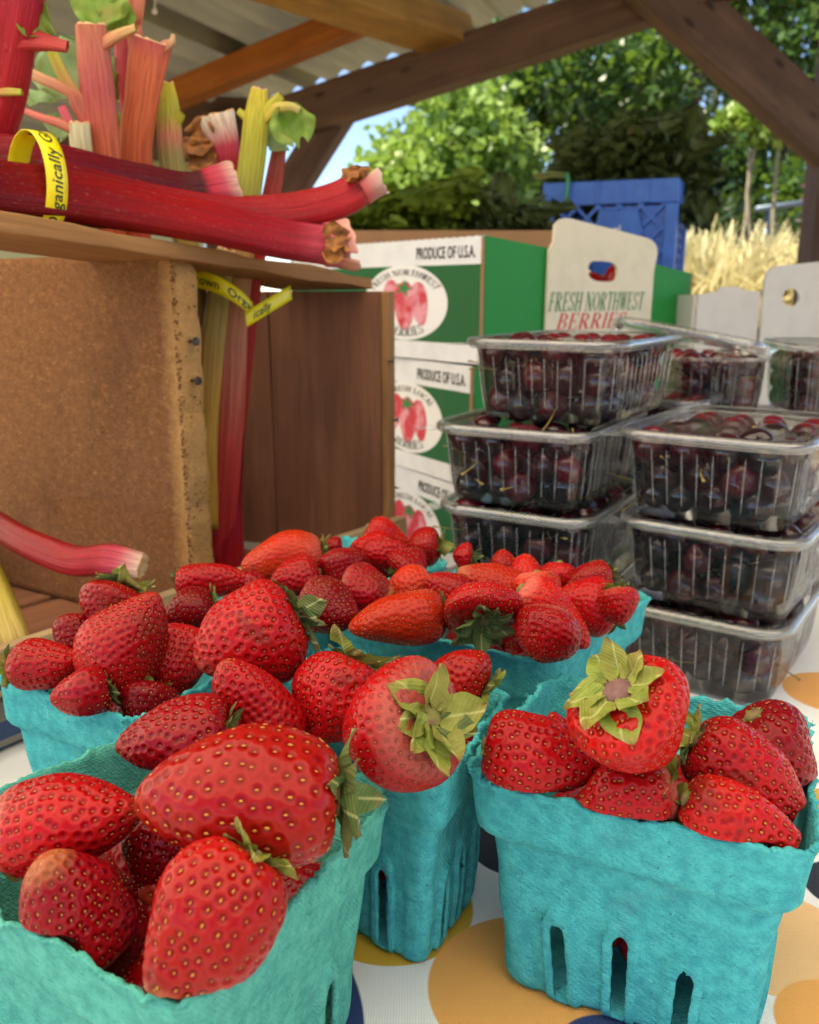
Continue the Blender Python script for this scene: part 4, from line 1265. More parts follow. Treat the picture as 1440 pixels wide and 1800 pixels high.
shell(r1, e1 - d1 / np.linalg.norm(d1) * 0.014, d1, (0, -.5, 1), .0128, .016, 0.1, 2.9, RHUB, 'split_lip', .25, (RC['pink'], lin(236, 170, 150)))
shell(r1, e1 - d1 / np.linalg.norm(d1) * 0.012, d1, (0, -.5, 1), .0130, .018, 3.3, 6.1, RHUB, 'split_lip', .2, (RC['pink'], lin(236, 180, 150)))
for q_ in range(2):
    torn_leaf(r1, e1 - d1 / np.linalg.norm(d1) * 0.012 + np.array([0, -.0125, .002 - .005 * q_]), d1 + np.array([0, -.004, .002 - .004 * q_]), (0, -1, .3), .015, 31 + q_, HUSK, 'husk')
e2 = P2[-1]; d2 = P2[-1] - P2[-3]
for q_ in range(3):
    torn_leaf(r2, P2[-6] + [-.002 + .003 * q_, -.006, .007], d2 * [1, 1, .5] + [0, -.002, .004], (-.5, -.6, .7), .013, 41 + q_, HUSK, 'husk')
shell(r2, P2[-4], d2, (.3, -.5, -.5), .0110, .016, 0.4, 2.6, RHUB, 'split_lip', .25, (lin(220, 90, 90), RC['pale']))
# yellow printed band round the lying bunch
def band_mat():
    b = NB('yellow_band'); v = b.obj()
    c = b.mix(b.ramp(b.noise(v, 160, 2), [(.4, 0.), (.7, .35)]), lin(246, 222, 36), lin(222, 186, 20))
    return b.done(b.bsdf(Base_Color=c, Roughness=0.38, Specular_IOR_Level=0.4))
BAND = band_mat()
INK = simple('dark_green_ink', lin(44, 62, 36), 0.6)
BLACK = simple('black_ink', lin(34, 32, 38), 0.7)

FONT_CACHE = {}
def text_arrays(s, size=1.0, bold=0.0, shear=0.0, space=1.0):
    k = (s, bold, shear, space)
    if k not in FONT_CACHE:
        cu_ = bpy.data.curves.new('txt', 'FONT')
        cu_.body = s; cu_.size = 1.0; cu_.offset = bold; cu_.shear = shear; cu_.space_character = space
        cu_.align_x = 'LEFT'; cu_.resolution_u = 3
        ob = bpy.data.objects.new('txt', cu_)
        COL.objects.link(ob)
        bpy.context.view_layer.update()
        me = bpy.data.meshes.new_from_object(ob.evaluated_get(bpy.context.evaluated_depsgraph_get()))
        V = np.array([v.co[:] for v in me.vertices]); Fq = [list(p.vertices) for p in me.polygons]
        bpy.data.objects.remove(ob); bpy.data.curves.remove(cu_); bpy.data.meshes.remove(me)
        FONT_CACHE[k] = (V, Fq)
    V, Fq = FONT_CACHE[k]
    return V * size, Fq

def ribbon(path, wvec, width, mat, parent, name='band'):
    """strip following path (n,3) with width direction wvec"""
    path = np.asarray(path); w = np.asarray(wvec, float)
    w = np.broadcast_to(w, path.shape)
    w = w / np.linalg.norm(w, axis=1)[:, None]
    V = np.vstack([path - w * width / 2, path - w * width / 6, path + w * width / 6, path + w * width / 2])
    n = len(path)
    o = mk(name, V, grid_faces(n, 4), mat, parent, smooth=True)
    m = o.modifiers.new('t', 'SOLIDIFY'); m.thickness = 0.0003; m.offset = 0
    return o
def ribbon_text(s, path, wvec, nvec_off, size, start, parent, mat=INK, shear=0.25, bold=0.012):
    V, Fq = text_arrays(s, size, bold, shear, 1.05)
    path = np.asarray(path); w = np.asarray(wvec, float); w = w / np.linalg.norm(w)
    sl_ = np.concatenate([[0], np.cumsum(np.linalg.norm(np.diff(path, axis=0), axis=1))])
    u = start + V[:, 0]
    ok = sl_[-1]
    u = np.clip(u, 0, ok)
    pos = np.stack([np.interp(u, sl_, path[:, k]) for k in range(3)], 1)
    T = np.stack([np.interp(u, sl_, np.gradient(path[:, k], sl_)) for k in range(3)], 1)
    N = np.cross(T, w); N /= np.linalg.norm(N, axis=1)[:, None] + 1e-9
    if nvec_off is not None:
        sg = np.sign((N * np.asarray(nvec_off)).sum(1, keepdims=True)); N = N * sg
    P = pos + w * (V[:, 1:2] - size * 0.33) + N * 0.0005
    return mk('lettering', P, Fq, mat, parent)
axd = P1[14] - P1[8]; axd /= np.linalg.norm(axd)
bc_ = ony(62, 322, .505)
up_ = np.array([0, 0, 1.0]) - axd * axd[2]; up_ /= np.linalg.norm(up_)
sd_ = np.cross(axd, up_)
if sd_[1] > 0: sd_ = -sd_
th = np.linspace(-2.2, 2.9, 60)
ringp = bc_ + np.outer(np.cos(th) * .0262, up_) + np.outer(np.sin(th) * .0185, sd_) + sd_ * 0.002
bd = empty('bunch_band', bc_ - up_ * .026, 'yellow printed paper band around the lying rhubarb bunch', 'band', 'yellow rhubarb bands')
wv = axd + up_ * 0.05
ribbon(ringp, wv, .0125, BAND, bd)
# text runs down the visible side
vis = ringp[22:58]
ribbon_text('Organically Grown', vis[::-1], -wv, sd_, .0090, 0.001, bd)

# standing bunch
def rr(px_w, y): return px_w / 2 * y / F_PX * 1.03
s1, Pv1, _ = stalk([(205, 900, .70), (200, 560, .675), (186, 300, .66), (172, 160, .655), (160, 44, .65)], [rr(40, .66), rr(50, .66), rr(50, .66), rr(52, .66), rr(44, .65)],
      [(0, RC['red']), (.5, RC['org']), (.75, RC['rose']), (1, RC['salmon'])], 'pink ribbed rhubarb stalk standing tallest with a forked leafy top', GV)
s2, Pv2, _ = stalk([(300, 900, .70), (250, 560, .69), (238, 300, .68), (252, 170, .675), (268, 72, .67)], [rr(40, .68), rr(50, .68), rr(50, .68), rr(52, .68), rr(62, .67)],
      [(0, RC['red']), (.6, RC['org']), (.9, lin(214, 110, 78)), (1, RC['rose'])], 'orange-red rhubarb stalk with a jagged torn top right of the pink one', GV)
s3, Pv3, _ = stalk([(362, 930, .72), (352, 600, .71), (308, 310, .70), (298, 200, .70), (292, 148, .70)], [rr(36, .7), rr(40, .7), rr(42, .7), rr(36, .7), rr(24, .7)],
      [(0, RC['gold']), (.55, RC['olive']), (.62, RC['salmon']), (.75, RC['ygr']), (1, RC['yel'])], 'yellow rhubarb stalk with a stub at its right', GV)
s4, Pv4, _ = stalk([(384, 1000, .70), (404, 780, .70), (412, 600, .705), (424, 470, .705), (436, 350, .705), (450, 220, .70), (456, 158, .70)], [rr(44, .7), rr(46, .7), rr(44, .7), rr(38, .7), rr(42, .7), rr(40, .7), rr(26, .7)],
      [(0, lin(176, 30, 44)), (.16, lin(200, 70, 62)), (.30, lin(214, 124, 92)), (.45, lin(206, 140, 96)), (.6, RC['olive']), (.75, RC['ygr']), (1, RC['yel'])], 'yellow-green rhubarb stalk with two forks before the dark beam', GV)
s5, _, _ = stalk([(418, 1000, .71), (412, 850, .715), (430, 650, .72), (450, 470, .72), (478, 340, .72), (492, 260, .72), (500, 222, .72)], [rr(26, .72), rr(26, .72), rr(24, .72), rr(26, .72), rr(28, .72), rr(22, .72), rr(16, .72)],
      [(0, RC['red']), (.6, lin(186, 52, 46)), (.8, lin(168, 80, 60)), (1, lin(180, 128, 86))], 'thin red-brown rhubarb stalk right of the yellow-green one', GV, cut_end=False)
s6, P6, _ = stalk([(392, 1000, .74), (402, 800, .74), (410, 500, .74), (404, 330, .735), (400, 270, .735), (380, 205, .735)], [rr(30, .73), rr(34, .73), rr(34, .73), rr(38, .73), rr(42, .73), rr(62, .73)],
      [(0, RC['red']), (.72, RC['red']), (.84, lin(206, 70, 90)), (.92, RC['pale']), (1, lin(240, 224, 200))], 'upside-down rhubarb stalk showing its white browned root end', GV)
for q_ in range(2):
    torn_leaf(s6, P6[-8] + [-.008, -.006, .004 - .008 * q_], (-.9, -.2, .1 - .5 * q_), (0, -1, .3), .022, 51 + q_, HUSK, 'husk')
s7, _, _ = stalk([(150, 560, .66), (150, 330, .65), (140, 216, .645)], [rr(34, .65), rr(34, .65), rr(32, .65)], [(0, RC['olive']), (1, lin(214, 204, 164))], 'cut grey-green rhubarb stub left of the pink stalk', GV)
s8, _, _ = stalk([(372, 930, .68), (366, 800, .685), (376, 600, .69), (392, 470, .69), (398, 440, .69)], [rr(24, .69), rr(34, .69), rr(38, .69), rr(36, .69), rr(30, .69)],
      [(0, RC['gold']), (.4, lin(208, 156, 70)), (.7, lin(160, 148, 84)), (1, RC['olive'])], 'yellow rhubarb stalk just behind the particle board edge', GV)
s9, _, _ = stalk([(402, 1010, .70), (408, 950, .70), (414, 880, .705), (424, 760, .71)], [rr(44, .7), rr(40, .7), rr(26, .7), rr(10, .7)], [(0, lin(190, 34, 46)), (1, RC['dred'])],
      'dark red rhubarb foot in the crate corner beside the strawberries', GV, cut_end=False)
s10, Pl, _ = stalk([(-60, 330, .56), (-12, 190, .55), (14, 70, .54), (34, -60, .53)], [rr(90, .55), rr(86, .55), rr(80, .54), rr(90, .53)], [(0, lin(160, 24, 36)), (.7, lin(176, 34, 46)), (1, lin(160, 40, 64))],
      'thick bright red rhubarb stalk at the top left corner', GV)
s11, _, _ = stalk([(250, 520, .70), (236, 250, .70), (222, 120, .70), (216, 20, .70)], [rr(36, .7), rr(34, .7), rr(30, .7), rr(30, .7)], [(0, RC['red']), (.6, lin(190, 70, 84)), (1, RC['rose'])], 'rosy rhubarb stalk half hidden between the two tall ones', GV)
s12, _, _ = stalk([(268, 400, .69), (240, 90, .685), (238, 20, .68), (250, -50, .68)], [rr(20, .69), rr(22, .68), rr(26, .68), rr(26, .68)], [(0, RC['org']), (.8, RC['salmon']), (1, RC['ygr'])], 'slim rhubarb stalk leaving the picture at the top', GV)
# forks, stubs and torn leaves
branch(s1, [(178, 80, .652), (196, 68, .648), (215, 58, .645), (240, 48, .642)], [rr(22, .65), rr(20, .65), rr(16, .65), rr(12, .65)], [(0, RC['salmon']), (1, lin(206, 170, 110))])
branch(s1, [(158, 210, .655), (150, 190, .652), (122, 150, .648), (92, 88, .645)], [rr(20, .65), rr(20, .65), rr(18, .65), rr(16, .65)], [(0, RC['rose']), (.5, RC['salmon']), (1, RC['ygr'])])
branch(s1, [(160, 225, .655), (138, 190, .65), (122, 160, .647), (60, 130, .645), (28, 108, .645)], [rr(20, .65), rr(18, .65), rr(16, .65), rr(16, .65), rr(12, .65)], [(0, RC['rose']), (.5, RC['salmon']), (1, lin(222, 190, 140))])
branch(s1, [(62, 128, .645), (40, 128, .645), (15, 142, .645)], [rr(14, .65), rr(14, .65), rr(12, .65)], [(0, lin(214, 190, 120)), (1, RC['ygr'])])
branch(s7, [(128, 226, .645), (100, 214, .642), (76, 206, .64), (46, 193, .64)], [rr(16, .65), rr(14, .65), rr(12, .65), rr(9, .65)], [(0, RC['salmon']), (1, lin(222, 120, 110))])
branch(s7, [(126, 225, .645), (118, 205, .645), (110, 186, .645)], [rr(16, .65), rr(14, .65), rr(12, .65)], [(0, RC['rose']), (1, RC['pink'])])
branch(s2, [(276, 96, .67), (290, 82, .668), (302, 74, .667), (304, 60, .667)], [rr(22, .67), rr(18, .67), rr(12, .67), rr(6, .67)], [(0, RC['rose']), (1, lin(196, 170, 120))])
branch(s2, [(246, 150, .67), (240, 80, .665), (240, 44, .662)], [rr(16, .67), rr(16, .67), rr(14, .67)], [(0, RC['rose']), (1, RC['salmon'])])
branch(s3, [(302, 226, .70), (314, 206, .698), (320, 198, .697)], [rr(20, .7), rr(18, .7), rr(14, .7)], [(0, RC['yel']), (1, RC['ygr'])])
branch(s3, [(292, 215, .70), (276, 190, .70), (270, 165, .70)], [rr(18, .7), rr(16, .7), rr(12, .7)], [(0, RC['ygr']), (1, RC['grn'])])
branch(s4, [(456, 216, .70), (474, 190, .697), (494, 168, .695)], [rr(22, .7), rr(18, .7), rr(14, .7)], [(0, RC['yel']), (1, RC['ygr'])])
branch(s4, [(458, 215, .70), (484, 192, .695), (510, 188, .69), (526, 195, .69)], [rr(20, .7), rr(16, .7), rr(13, .7), rr(10, .7)], [(0, RC['yel']), (1, lin(196, 186, 120))])
branch(s4, [(444, 215, .70), (430, 204, .70), (418, 195, .70)], [rr(18, .7), rr(14, .7), rr(10, .7)], [(0, RC['yel']), (1, RC['ygr'])])
branch(s5, [(484, 260, .72), (474, 240, .72), (468, 215, .72)], [rr(20, .72), rr(16, .72), rr(10, .72)], [(0, lin(170, 90, 60)), (1, RC['olive'])])
branch(s10, [(24, 66, .54), (60, 70, .537), (90, 76, .535), (118, 82, .535)], [rr(60, .54), rr(34, .54), rr(22, .54), rr(18, .54)], [(0, lin(172, 32, 44)), (1, lin(196, 80, 74))])
branch(s10, [(0, 160, .54), (20, 160, .538), (40, 161, .537)], [rr(14, .54), rr(13, .54), rr(10, .54)], [(0, lin(180, 130, 80)), (1, RC['ygr'])])
V3 = lambda px, py, y: ony(px, py, y)
torn_leaf(s1, V3(178, 52, .66), (0.1, 0.1, 1), (0, -1, .2), .030, 1)
torn_leaf(s1, V3(200, 60, .665), (0.3, 0.1, .8), (0, -1, .2), .020, 2)
torn_leaf(s1, V3(150, 170, .67), (-.5, .1, .9), (0, -1, .2), .035, 3, RLEAF_P)
torn_leaf(s1, V3(110, 170, .67), (-.6, .1, .3), (0, -1, .4), .028, 4, RLEAF_P)
torn_leaf(s2, V3(205, 200, .70), (.1, .1, -1), (0, -1, .2), .022, 5)
torn_leaf(s2, V3(220, 130, .70), (-.1, .1, -1), (0, -1, .2), .020, 6)
torn_leaf(s11, V3(218, 100, .705), (.1, .1, -1), (0, -1, .2), .030, 7, RLEAF_P)
torn_leaf(s4, V3(500, 192, .70), (.35, -.1, -.9), (.3, -1, .3), .026, 8)
torn_leaf(s4, V3(470, 215, .71), (.5, .1, -.4), (0, -1, .3), .022, 9, RLEAF_P)
torn_leaf(s10, V3(40, 20, .535), (.6, 0, -.4), (0, -1, .3), .016, 10)
torn_leaf(s7, V3(115, 205, .66), (-.3, 0, -.8), (0, -1, .3), .016, 11, RLEAF_P)
# band on the standing bunch
b2 = empty('bunch_band', ony(420, 560, .66), 'yellow printed paper band tied round the standing rhubarb in the crate', 'band', 'yellow rhubarb bands')
path = catmull([ony(300, 485, .665), ony(345, 490, .658), ony(385, 502, .652), ony(425, 526, .655), ony(447, 548, .662)], 30)
wv2 = np.array([-.12, -.02, 1.0])
ribbon(path, wv2, .0135, BAND, b2)
ribbon_text('Grown  Organ', path, wv2, (0, -1, 0), .0095, 0.012, b2)
path2 = catmull([ony(432, 562, .655), ony(455, 548, .660), ony(485, 530, .672), ony(512, 514, .69)], 20)
ribbon(path2, np.array([-.1, 0, 1.0]), .0105, BAND, b2)
ribbon_text('ically', path2, np.array([-.1, 0, 1.0]), (0, -1, 0), .0080, 0.006, b2)
# loose stalk over the shallow crate and a pale one beside it
stalk([(-90, 880, .60), (0, 926, .548), (60, 962, .518), (130, 986, .498), (190, 984, .490), (250, 994, .484)], [.0085, .0088, .0088, .0086, .0090, .0072], [(0, RC['dred']), (.4, lin(166, 28, 38)), (.74, lin(180, 40, 50)), (.87, RC['pink']), (1, RC['pale'])],
      'loose rhubarb stalk with a pale pink end resting over the low crate', 'loose rhubarb stalks')
stalk([(-40, 960, .56), (0, 1060, .53), (20, 1110, .515), (30, 1140, .51)], [.0085, .0090, .0090, .0086], [(0, RC['yel']), (1, lin(226, 200, 130))], 'pale yellow rhubarb end at the left edge behind the low crate', 'loose rhubarb stalks')
# ------------------------------------------------------------------ bench with the cardboard boxes behind the table
BZ = -0.118
bn = empty('low_bench', (0.35, 1.25, -0.8), 'low wooden bench behind the table carrying the cardboard boxes', 'bench')
for k in range(6):
    board('slat', frame((0.28, 0.93 + 0.13 * k, BZ - 0.013), (1, 0, 0)), (1.7, 0.124, 0.024), W_TABLE, bn, seed=60 + k)
for sx in (-0.5, 1.06):
    for sy in (0.92, 1.55):
        board('leg', frame((sx, sy, (BZ - 0.026 - 0.8) / 2), (0, 0, 1), (1, 0, 0)), (0.8 + BZ - 0.03, 0.05, 0.05), W_TABLE, bn, seed=70)

# serif lettering built from strokes -------------------------------------------------
def q4(x0, y0, x1, y1, w0, w1=None):
    w1 = w0 if w1 is None else w1
    d = np.array([x1 - x0, y1 - y0]); n = np.array([-d[1], d[0]]) / (np.linalg.norm(d) + 1e-9)
    return [(x0 + n[0] * w0 / 2, y0 + n[1] * w0 / 2), (x0 - n[0] * w0 / 2, y0 - n[1] * w0 / 2), (x1 - n[0] * w1 / 2, y1 - n[1] * w1 / 2), (x1 + n[0] * w1 / 2, y1 + n[1] * w1 / 2)]
def arcs(cx, cy, rx, ry, a0, a1, wt, ws, n=12):
    out = []
    A = np.linspace(a0, a1, n)
    def pt(a, o):
        w = ws + (wt - ws) * abs(math.cos(a)) ** 1.5
        return (cx + (rx + o * w / 2) * math.cos(a), cy + (ry + o * w / 2 * (0.6)) * math.sin(a))
    for i in range(n - 1):
        out.append([pt(A[i], 1), pt(A[i], -1), pt(A[i + 1], -1), pt(A[i + 1], 1)])
    return out
def stem(x, y0=0.0, y1=1.0, w=0.15, s=0.13):
    return [q4(x, y0, x, y1, w), q4(x - s, y0 + 0.025, x + s, y0 + 0.025, 0.05), q4(x - s, y1 - 0.025, x + s, y1 - 0.025, 0.05)]
PI = math.pi
def glyph(ch):
    t, s = 0.15, 0.05
    G = {
     'I': (stem(0.16), 0.34),
     'E': (stem(0.16) + [q4(.16, .025, .60, .025, s), q4(.16, .975, .58, .975, s), q4(.16, .51, .44, .51, s), q4(.44, .40, .44, .62, .04), q4(.60, 0, .62, .26, .05, .03), q4(.57, 1, .58, .74, .05, .03)], .68),
     'F': (stem(0.16) + [q4(.16, .975, .58, .975, s), q4(.16, .51, .44, .51, s), q4(.44, .40, .44, .62, .04), q4(.57, 1, .58, .74, .05, .03)], .64),
     'L': (stem(0.16) + [q4(.16, .025, .60, .025, s), q4(.60, 0, .62, .28, .05, .03)], .68),
     'B': (stem(0.16) + arcs(.30, .76, .24, .22, -PI / 2, PI / 2, t, s) + arcs(.30, .26, .30, .24, -PI / 2, PI / 2, t, s) + [q4(.16, .975, .32, .975, s), q4(.16, .51, .32, .51, s), q4(.16, .025, .32, .025, s)], .72),
     'R': (stem(0.16) + arcs(.30, .74, .26, .235, -PI / 2, PI / 2, t, s) + [q4(.16, .975, .32, .975, s), q4(.16, .505, .32, .505, s), q4(.34, .50, .64, .04, t), q4(.58, .025, .80, .025, s)], .80),
     'S': (arcs(.32, .745, .215, .23, .25, PI * 1.5, .13, .07) + arcs(.32, .265, .23, .24, -PI * .95, PI / 2, .14, .07) + [q4(.52, .72, .55, 1.0, .03, .05), q4(.09, .28, .07, 0, .03, .05)], .66),
     'H': (stem(0.16) + stem(0.66) + [q4(.16, .51, .66, .51, s)], .84),
     'N': (stem(0.13, w=.06) + stem(.70, w=.06) + [q4(.13, .98, .68, .02, t)], .84),
     'O': (arcs(.42, .5, .33, .475, 0, 2 * PI, .16, .06, 26), .84),
     'C': (arcs(.42, .5, .33, .475, .75, 2 * PI - .75, .16, .06, 22) + [q4(.66, .68, .69, 1, .03, .06)], .76),
     'A': ([q4(.36, 1, .12, .02, .06), q4(.36, 1.0, .64, .02, t), q4(.20, .36, .54, .36, s), q4(.02, .025, .24, .025, s), q4(.52, .025, .80, .025, s)], .80),
     'T': (stem(.36) + [q4(.04, .975, .68, .975, s), q4(.05, 1, .03, .74, .05, .03), q4(.67, 1, .69, .74, .05, .03)], .72),
     'W': ([q4(.10, 1, .30, .02, t), q4(.48, 1, .30, .02, .06), q4(.46, 1, .66, .02, t), q4(.86, 1, .66, .02, .06), q4(0, .975, .24, .975, s), q4(.74, .975, .96, .975, s), q4(.36, .975, .58, .975, s)], .96),
     ' ': ([], .34),
    }
    return G[ch]
def serif(text, shear=0.0, gap=0.06):
    V, Fq, x = [], [], 0.0
    for ch in text:
        polys, adv = glyph(ch)
        for p in polys:
            i = len(V)
            a = sum(p[k][0] * p[(k + 1) % 4][1] - p[(k + 1) % 4][0] * p[k][1] for k in range(4))
            pp = p if a > 0 else p[::-1]
            # tiny stagger so overlapping strokes never share a plane
            V += [(x + c[0] + shear * c[1], c[1], 0.0015 * (len(Fq) % 9)) for c in pp]
            Fq.append([i, i + 1, i + 2, i + 3])
        x += adv + gap
    return np.array(V, float), Fq, x - gap
def place_text(arr, fr, parent, mat, size, x0, z0, off=0.0006, label=None):
    V, Fq = arr[0], arr[1]
    L_ = np.stack([x0 + V[:, 0] * size, -off - (V[:, 2] if V.shape[1] > 2 else 0) * 0.02, z0 + V[:, 1] * size], 1)
    o = mk('lettering', xf(fr, L_), Fq, mat, parent)
    if label: o['label'] = label
    return o
def arc_text(text, fr, parent, mat, cx, cz, rx, rz, a_mid, size, top=True, spread=1.0, shear=0.0, a0=None):
    V, Fq, wd = serif(text, shear)
    # place each letter upright on an ellipse
    u = (V[:, 0] - wd / 2) * size
    r_m = (rx + rz) / 2
    if top:
        a = a_mid - u / r_m * spread
        k = 1 + V[:, 1] * size / r_m
        L_ = np.stack([cx + rx * k * np.cos(a), -0.0010 - V[:, 2] * 0.02, cz + rz * k * np.sin(a)], 1)
    else:
        a = a_mid + u / r_m * spread
        k = 1 - V[:, 1] * size / r_m
        L_ = np.stack([cx + rx * k * np.cos(a), -0.0010 - V[:, 2] * 0.02, cz + rz * k * np.sin(a)], 1)
    return mk('lettering', xf(fr, L_), Fq, mat, parent)

def card_mat(name, ca, cb=None, bands=None):
    b = NB(name)
    g = b.attr('gc')
    sep = b.n('ShaderNodeSeparateXYZ', inp={0: g})
    c = ca
    nz = b.noise(g, 30, 4)
    if bands:
        for lo, hi, cc in bands:
            m1 = b.math('GREATER_THAN', sep.outputs[2], lo); m2 = b.math('LESS_THAN', sep.outputs[2], hi)
            c = b.mix(b.math('MULTIPLY', m1, m2), c, cc)
    c = b.mix(b.ramp(nz, [(.45, 0.), (.8, .14)]), c, (0.05, 0.045, 0.04))
    flute = b.n('ShaderNodeTexWave', wave_type='BANDS', bands_direction='X', inp={'Vector': g, 'Scale': 55.0, 'Distortion': 0.4}).outputs['Fac']
    fine = b.noise(g, 700, 3)
    h = b.math('ADD', b.math('MULTIPLY', flute, 0.25), b.math('MULTIPLY', fine, 0.3))
    return b.done(b.bsdf(Base_Color=c, Roughness=0.6, Normal=b.bump(h, 0.25, 0.0006), Specular_IOR_Level=0.35))
CW = lin(226, 226, 232); CG = lin(0, 90, 44); CG2 = lin(20, 132, 58)  # front green darker than the end green: the front's shading is in its colour
BXH = 0.139
C_FRONT = card_mat('box_front_print', CG, bands=[(BXH - 0.030, 1, CW), (-1, 0.021, CW)])
C_END = card_mat('box_end_green', CG2)
C_CREAM = card_mat('box_cream', lin(226, 212, 186))
C_KRAFT = card_mat('box_kraft', lin(168, 122, 82))
C_GREY = card_mat('box_greywhite', lin(202, 196, 190))
PRT_RED = simple('print_red', lin(212, 50, 62), 0.6)
PRT_GRN = simple('print_green', lin(26, 122, 62), 0.6)
PRT_WHT = simple('print_white', lin(232, 230, 232), 0.55)
def berry_print():
    b = NB('print_strawberry'); v = b.obj()
    vo = b.n('ShaderNodeTexVoronoi', inp={'Vector': v, 'Scale': 420}).outputs['Distance']
    n = b.noise(v, 40, 2)
    c = b.mix(b.ramp(n, [(.42, 0.), (.6, 1.)]), lin(202, 34, 60), lin(226, 150, 166))
    c = b.mix(b.ramp(vo, [(.12, 1.), (.25, 0.)]), c, lin(240, 190, 200))
    return b.done(b.bsdf(Base_Color=c, Roughness=0.6))
PRT_BER = berry_print()
def ell(cx, cz, rx, rz, n=40, rot=0.0, pinch=0.0):
    out = []
    for k in range(n):
        a = 2 * PI * k / n
        x = rx * math.cos(a); z = rz * math.sin(a)
        x *= 1 - pinch * (0.5 - 0.5 * math.sin(a))
        out.append((cx + x * math.cos(rot) - z * math.sin(rot), cz + x * math.sin(rot) + z * math.cos(rot)))
    return out
def disc(fr, pts, mat, parent, off, name):
    L_ = np.array([(p[0], -off, p[1]) for p in pts])
    return mk(name, xf(fr, L_), [list(range(len(pts)))[::-1]], mat, parent)
def berry_box(corner, yaw, z0, label, kind):
    """corner = nearest vertical edge; front panel runs left/back from it, end panel right/back"""
    c, s_ = math.cos(yaw), math.sin(yaw)
    fu_ = np.array([-0.62 * c - 0.785 * s_, -0.62 * -s_ * -1 + 0.785 * c, 0]) if False else np.array([-0.62, 0.785, 0])
    rot = np.array([[c, -s_, 0], [s_, c, 0], [0, 0, 1]])
    fu_ = rot @ fu_; eu = rot @ np.array([0.785, 0.62, 0])
    o = np.array([corner[0], corner[1], z0])
    root = empty('berry_box', o, label, 'box', 'green and white berry boxes')
    LF, LE, H = 0.40, 0.385, BXH
    # front panel, local x to the right (so x = 0 at the corner and negative to the left)
    ff = (o, np.stack([-fu_, np.cross([0, 0, 1.0], -fu_), np.array([0, 0, 1.0])], 0))
    if kind == 'top':
        nz_ = 64
        teeth = [(-LF * k / nz_, H - (0.0013 if k % 2 else 0.0)) for k in range(nz_ + 1)]
    else:
        teeth = [(0, H), (-LF, H)]
    extrude('front_panel', ff, [(-LF, 0.0), (0, 0.0)] + teeth, 0.004, C_FRONT, root)
    fe = (o + eu * 0.0002, np.stack([eu, np.cross([0, 0, 1.0], eu), np.array([0, 0, 1.0])], 0))
    hd = 0.036 if kind == 'top' else 0.0
    extrude('end_panel', fe, [(0.0, 0.0), (LE, 0.0), (LE, H - hd), (0.285, H - hd * 0.62), (0.284, H * .45), (0.125, H * .45), (0.124, H - hd * 0.35), (0.0, H)] if kind == 'top' else [(0.0, 0.0), (LE, 0.0), (LE, H), (0.0, H)], 0.004, C_END, root, goff=(1, 0, 0))
    # raw corrugated edge at the corner
    fc = (o - fu_ * 0.0002, fe[1])
    extrude('corner_edge', (o + np.array([0, -0.001, 0]), fe[1]), [(-0.0015, 0.001), (0.002, 0.001), (0.002, H - 0.002), (-0.0015, H - 0.001)], 0.0015, C_KRAFT, root)
    bf = (o + eu * LE, ff[1])
    extrude('back_panel', bf, [(-LF, 0.0), (0, 0.0), (0, H - hd), (-LF, H - hd)], 0.004, C_KRAFT, root)
    be = (o + fu_ * LF, fe[1])
    extrude('end_panel', be, [(0.0, 0.0), (LE, 0.0), (LE, H - hd), (0, H)], 0.004, C_KRAFT, root)
    bb = o + fu_ * LF / 2 + eu * LE / 2 + [0, 0, 0.004]
    board('bottom_panel', frame(bb, eu), (LE - 0.01, LF - 0.01, 0.004), C_KRAFT, root, bevel=0.0)
    # front print
    V, Fq = text_arrays('PRODUCE OF U.S.A.', 1.0, 0.018, 0.0, 1.02)
    wd = V[:, 0].max()
    Vt = V.copy(); Vt[:, 0] *= 0.62
    place_text((Vt, Fq), ff, root, BLACK, 0.0185, -0.012 - wd * 0.62 * 0.0185, H - 0.0225)
    lx, lz = -0.140, 0.066
    disc(ff, ell(lx, lz, 0.0820, 0.0445, 56), PRT_WHT, root, 0.0004, 'logo_oval')
    disc(ff, ell(lx + 0.030, lz - 0.001, 0.020, 0.026, 32, 0.25, .35), PRT_BER, root, 0.0006, 'logo_berry')
    disc(ff, ell(lx - 0.028, lz + 0.004, 0.019, 0.024, 32, -0.3, .35), PRT_BER, root, 0.0006, 'logo_berry')
    disc(ff, ell(lx + 0.002, lz - 0.004, 0.025, 0.029, 36, 0.0, .35), PRT_BER, root, 0.0009, 'logo_berry')
    star = []
    for k in range(10):
        a = PI / 2 + 2 * PI * k / 10
        r_ = 0.017 if k % 2 else 0.006
        star.append((lx + 0.001 + 1.2 * r_ * math.cos(a + PI / 10 * 1), lz + 0.017 + 0.62 * r_ * math.sin(a + PI / 10)))
    disc(ff, star, PRT_GRN, root, 0.0012, 'logo_leaf')
    disc(ff, [(lx, lz + 0.018), (lx + 0.003, lz + 0.018), (lx + 0.002, lz + 0.027), (lx, lz + 0.027)], PRT_GRN, root, 0.0013, 'logo_stem')
    arc_text('FRESH NORTHWEST' if kind == 'top' else 'FRESH LOCAL', ff, root, BLACK, lx, lz, 0.0665, 0.0325, PI / 2 - (0 if kind == 'top' else 0.2), 0.0108, True, 0.84)
    arc_text('BERRIES', ff, root, BLACK, lx, lz, 0.074, 0.0400, -PI / 2 + 0.06, 0.0150, False, 0.80, 0.2)
    return root, ff, fe, o, eu, fu_
K0 = ony(850, 413, 1.0)
zt = K0[2]
